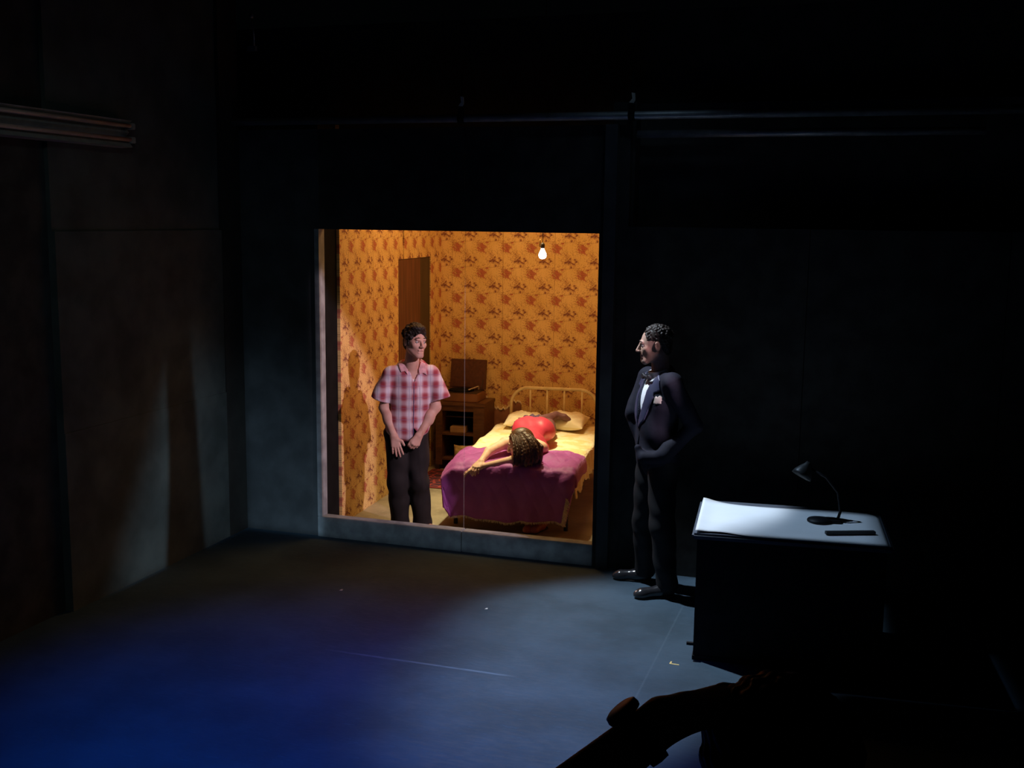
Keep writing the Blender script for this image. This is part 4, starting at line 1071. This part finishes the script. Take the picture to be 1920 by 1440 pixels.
    shoe_at('shoe', aN*V3(1,1,0)+V3(.05,.03,0), tN+nrm(tN-aN*V3(1,1,0))*.025, mt, None, p)
    shoe_at('shoe', aF*V3(1,1,0)+V3(.05,.005,0), tF+V3(-.03,0,0), mt, None, p)
suit_man()

# ---------------------------------------------------------------- woman lying on the bed
def woman():
    O = V3(-2.80,9.0,.5); U = V3(0,0,1)
    p = empty('person', tuple(O), 'woman in a red slip and dark stockings lying face down across the purple quilt', 'person')
    e1 = V3(.994,.108,0); e2 = V3(-.108,.994,0); RB = np.stack([e1,e2,U],1)
    lo = (-3.24,8.16,.36); hi = (-2.42,10.14,.84)
    B = SDF(lo, hi, .0038)
    shA = V3(-2.885,8.715,.635); shB = V3(-2.575,8.73,.615)
    B.ell((-2.735,8.82,.632), (.155,.17,.090), RB, .04); B.ell((-2.775,9.03,.628), (.118,.16,.080), RB, .06); B.ell((-2.815,9.26,.640), (.160,.165,.100), RB, .06)
    for x in (-.075,.075): B.ell(V3(-2.815,9.31,.665)+e1*x, (.078,.09,.075), RB, .03)
    B.cap(shA, shB, .052, k=.05)
    for x in (-.075,.07): B.ell(V3(-2.725,8.745,.600)+e1*x, (.062,.055,.048), RB, .02)
    hc = V3(-2.685,8.485,.690); F = nrm(V3(-.88,-.34,-.34)); R = frame(F, nrm(V3(.20,.10,.95)))
    B.cap((-2.725,8.72,.635), hc+R @ V3(0,-.03,-.055), .052, .046, .03)
    L = head(B, hc, R, .97, .002, jaw=.85)
    elA = V3(-2.955,8.50,.600); wrA = V3(-2.965,8.335,.548)
    B.chain([shA, elA, wrA], [.047,.036,.023], .02)
    hand(B, wrA, (-2.980,8.265,.515), -e1, V3(0,-.5,.8), (.55,.35,.2), .14, (.7,.6,-.3), .90)
    elB = V3(-2.700,8.395,.572); wrB = V3(-2.960,8.300,.510)
    B.chain([shB, elB, wrB], [.047,.037,.024], .02)
    hand(B, wrB, (-3.040,8.272,.488), V3(.1,-.95,-.1), V3(-.2,-.3,.9), (.35,.35,.3), .10, (.6,.6,-.4), .90)
    k1 = V3(-2.945,9.62,.615); a1 = V3(-2.805,9.985,.665); k2 = V3(-2.765,9.63,.600); a2 = V3(-2.875,9.975,.610)
    t1 = V3(-2.895,9.33,.635); t2 = V3(-2.745,9.33,.630)
    def legs(S, e):
        S.chain([t1,k1,(k1*.6+a1*.4)+U*.006,a1], [.078+e,.054+e,.052+e,.032+e], .02); S.chain([t2,k2,(k2*.6+a2*.4)+U*.004,a2], [.078+e,.054+e,.052+e,.032+e], .02)
        S.cap(a1+U*.004, a1+V3(.075,.02,-.012), .030+e,.026+e,.02); S.cap(a1+V3(.075,.02,-.012), a1+V3(.115,.035,-.035), .026+e,.018+e,.01)
        S.cap(a2, a2+V3(-.05,.05,.01), .030+e,.025+e,.02); S.cap(a2+V3(-.05,.05,.01), a2+V3(-.09,.08,-.005), .024+e,.017+e,.01)
    legs(B, 0)
    B.mesh('body', M_SKIN3, p, O)
    brows(L, .97, p, O, pm('brown_brow', (.12,.05,.02), .7, 40, .1, 0)); lips(L, .97, p, O, pm('red_lipstick', (.5,.05,.05), .4, 40, .05, 0), .002); eyes(L, R, .97, p, O, (0,-.3))
    S = SDF((-3.1,9.2,.4), hi, .004); legs(S, .004); S.cut((-2.82,9.52,0), -e2)
    S.mesh('stockings', pm('sheer_dark_stocking', (.17,.075,.080), .5, 30, .15, .05), p, O)
    D = SDF(lo, hi, .004)
    D.ell((-2.735,8.83,.632), (.164,.175,.098), RB, .04); D.ell((-2.775,9.03,.628), (.128,.17,.088), RB, .06); D.ell((-2.815,9.27,.640), (.174,.18,.112), RB, .06)
    for x in (-.078,.078): D.ell(V3(-2.815,9.31,.662)+e1*x, (.086,.10,.080), RB, .09)
    D.cap(V3(-2.90,9.40,.625), V3(-2.745,9.42,.620), .092, k=.05)
    for x in (-.075,.07): D.ell(V3(-2.725,8.745,.600)+e1*x, (.068,.061,.053), RB, .02)
    D.cut((-2.83,9.46,0), e2); D.cap((-2.88,8.60,.69), (-2.86,8.70,.72), .070, k=.01, sub=True)
    D.ell(V3(-2.60,8.78,.60), (.075,.12,.055), RB, .03)
    D.folds(.003, 40,18,20, .3, .002); 
    dr = D.mesh('slip_dress', pm('red_satin', (.60,.05,.10), .42, 12, .1, .08, spec=.5), p, O)
    LM = pm('dark_purple_lace', (.055,.02,.06), .7, 60, .3, .4)
    b0 = V3(*O)
    for a0, a1, yy in ((80,200,9.30),):
        P = []; n_ = 60
        for i in range(n_+1):
            a = rad(a0+(a1-a0)*i/n_); ca, sa = math.cos(a), math.sin(a)
            rx, rz = (.170,.112) if yy > 9.2 else (.160,.100); row = []
            for k in range(5):
                r = 1+.075*k*(.55+.45*abs(((i*.22) % 2)-1))
                row.append(tuple(V3(-2.815 if yy > 9.2 else -2.795,0,.640)+e1*rx*r*ca+V3(0,yy+.03*k*.4+.012*math.sin(i*.9),0)+U*rz*r*sa-b0))
            P.append(row)
        lo_ = MB().grid(P).build('lace_trim', LM, dr); m_ = lo_.modifiers.new('Solidify','SOLIDIFY'); m_.thickness = .003
    st = MB(); b = V3(*O)
    for a in ([(-2.80,8.70,.600),(-2.845,8.675,.655),(-2.850,8.72,.695),(-2.82,8.80,.705)], [(-2.655,8.71,.600),(-2.61,8.69,.655),(-2.62,8.74,.670),(-2.65,8.80,.690)]):
        st.tube([tuple(V3(*v)-b) for v in a], .006, 8)
    st.tube([tuple(V3(*v)-b) for v in [(-2.835,8.655,.630),(-2.80,8.672,.585),(-2.735,8.69,.575),(-2.67,8.675,.585),(-2.62,8.67,.625)]], [.010,.013,.012,.013,.010], 8)
    st.build('lace_straps', LM, dr)
    # hair: scalp cap and long locks that fall over the near side of the head onto the quilt
    H = SDF((-2.84,8.20,.50), (-2.42,8.72,.84), .0035)
    c0 = lambda x, y, z: hc+R @ V3(x,y,z)
    H.ell(c0(0,-.026,.042), (.080,.098,.084), R, .01); H.ell(c0(0,-.07,-.01), (.070,.060,.085), R, .03)
    H.ell(c0(0,.105,-.005), (.066,.062,.078), R, .012, sub=True)
    rnd = random.Random(3); TB = MB(); b_ = V3(*O)
    for i in range(1100):
        u = rnd.random(); v = rnd.random(); core = i < 60
        a0 = c0(-.034+.092*u, .047-.125*v, .108-.035*u-.02*v)
        e = V3(-2.668+.185*v+rnd.uniform(-.012,.012), 8.298+.11*v+rnd.uniform(-.03,.02), .553+rnd.uniform(-.006,.035))
        m1 = a0*.6+e*.4+V3(.035+.04*v, -.045-.03*u, .065+rnd.uniform(-.012,.010)); m2 = a0*.22+e*.78+V3(.025+.03*v,-.028,.045+rnd.uniform(-.014,.014))
        pts = []; amp = rnd.uniform(.003,.010); ph = rnd.uniform(0,6); fq = rnd.uniform(6,12)
        for k in range(11):
            t = k/10; w_ = V3(math.sin(t*fq+ph), math.cos(t*fq*.9+ph*2), math.sin(t*fq*.8+ph*3)*.6)*amp*t
            pts.append((1-t)**3*a0+3*(1-t)**2*t*m1+3*(1-t)*t*t*m2+t**3*e+(0 if core else 1)*w_)
        if core: H.chain([q_-V3(0,0,.006) for q_ in pts], [.007]*10+[.004], .012)
        else:
            r = rnd.uniform(.0012,.0026); TB.tube([tuple(q_-b_) for q_ in pts], [r]*9+[r*.7,r*.2], 4, False)
    HM = pm('chestnut_hair', (.10,.042,.018), .45, 80, .5, .5, dist=.006, spec=.5)
    for i in range(24):
        v = i/23; a0 = c0(.045, -.06-.05*(1-v), .06*v); e = V3(-2.50-.05*v, 8.50+.10*v, .575)
        m = (a0+e)/2+V3(.05,-.02,.02); H.chain([a0, m, e], [.010,.010,.005], .008)
    ho = H.mesh('hair', HM, p, O); TB.build('hair_locks', HM, ho)
woman()

# ---------------------------------------------------------------- spectator in the dark foreground
struct('floor_riser', MB().box((-1.6,-1.4,0),(1.6,2.1,.62)), M_BLACK)
bn = MB().box((-.75,.95,1.00),(.55,1.42,1.05), bev=.006).box((-.72,.98,.62),(-.66,1.38,1.0)).box((.46,.98,.62),(.52,1.38,1.0)).build('audience_bench', M_DBLK)
tag(bn, 'low dark audience bench under the seated spectator', 'bench')
def spectator():
    O = V3(-.09,1.2,.62); U = V3(0,0,1); Rr = V3(.951,.309,0); D = V3(-.309,.951,0); RT = np.stack([Rr,D,U],1)
    p = empty('person', tuple(O), 'spectator silhouetted in the dark foreground, raised hand with wristwatch at the head', 'person')
    B = SDF((-.62,.85,.62),(.40,1.95,2.0), .0055)
    hc = V3(-.080,1.262,1.846); F = nrm(D*.96-Rr*.12-U*.22); R = frame(F, U)
    head(B, hc, R, 1.04); B.cap(hc+R @ V3(0,-.03,-.05), (-.08,1.19,1.66), .058,.062,.03)
    B.ell((-.085,1.18,1.45), (.17,.11,.20), RT, .05); B.ell((-.09,1.17,1.20), (.16,.12,.18), RT, .05)
    shA = V3(-.25,1.14,1.60); shB = V3(.09,1.25,1.60); B.cap(shA, shB, .06, k=.05)
    el = V3(-.400,1.125,1.755); wr = V3(-.208,1.222,1.925)
    B.chain([shA, el, wr], [.052,.042,.027], .02)
    hand(B, wr, wr+nrm(V3(.085,.03,.028))*.080, nrm(V3(-.1,.9,0)), nrm(V3(-.35,-.1,.9)), (.28,.3,.25), .14, (.7,.5,-.5))
    eb = V3(.19,1.20,1.36); B.chain([shB, eb, (.10,1.42,1.16)], [.052,.042,.03], .02)
    for x in (-.1,.1):
        h0 = V3(-.09,1.2,1.13)+Rr*x; k0 = h0+D*.40+U*.02; a0 = k0-U*.44+D*.03
        B.chain([h0,k0,a0], [.08,.058,.040], .02); B.cap(a0-U*.03, a0-U*.045+D*.15, .034,.028,.02)
    B.cut((0,0,.622), -U); B.mesh('body', skin('skin_tan', (.50,.30,.22)), p, O)  # even mid-brown skin tone
    H = SDF(hc-.17, hc+.17, .004); H.ell(hc+R @ V3(0,-.022,.042), (.090,.106,.092), R, .01); H.ell(hc+R @ V3(0,-.07,-.02), (.080,.056,.085), R, .02)
    H.ell(hc+R @ V3(0,.11,.0), (.07,.062,.085), R, .012, sub=True); H.folds(.002, 180,120,150, 0, .0015); H.mesh('hair', M_HAIRD, p, O)
    S = SDF((-.50,.90,1.05),(.40,1.45,1.76), .006)
    S.ell((-.085,1.18,1.45), (.19,.13,.215), RT, .05); S.ell((-.09,1.17,1.22), (.18,.14,.18), RT, .05); S.cap(shA, shB, .075, k=.05)
    S.cap(shA, shA*.45+el*.55, .070, .068, .02); S.cap(shB, shB*.4+eb*.6, .070,.066,.02); S.cut((0,0,1.08), -U); S.folds(.003, 18,10,12, 0, .003)
    S.mesh('shirt', pm('dark_shirt', (.03,.03,.032), .9, 20, .2, .1), p, O)
    Q = SDF((-.40,1.0,.64),(.35,1.85,1.26), .006); Q.ell((-.09,1.19,1.14), (.18,.14,.09), RT, .04)
    for x in (-.1,.1):
        h0 = V3(-.09,1.2,1.13)+Rr*x; k0 = h0+D*.40+U*.02; a0 = k0-U*.42+D*.03; Q.chain([h0,k0,a0], [.10,.078,.068], .02)
    Q.cut((0,0,.68), -U); Q.mesh('trousers', pm('dark_trousers', (.02,.02,.025), .9, 20, .2, .1), p, O)
    d = nrm(wr-el); c = wr-d*.030; z = Vector(d); rot = z.to_track_quat('Z','Y').to_matrix()
    st = MB().lathe([(.030,-.011),(.034,-.011),(.035,0),(.034,.011),(.030,.011)], tuple(c-O), 28, rot)
    w_ = st.build('wristwatch', pm('black_strap', (.02,.02,.02), .6, 30, .1, 0), p)
    n = nrm(V3(-.45,.05,.9)-d*(V3(-.45,.05,.9)@d)); nq = Vector(n).to_track_quat('Z','Y').to_matrix()
    MB().lathe([(0,0),(.021,0),(.022,.003),(.021,.009),(.017,.011),(0,.011)], tuple(c+n*.032-O), 28, nq).build('watch_case', pm('dark_steel', (.12,.12,.12), .4, 30, .1, 0, metal=1), w_)
spectator()
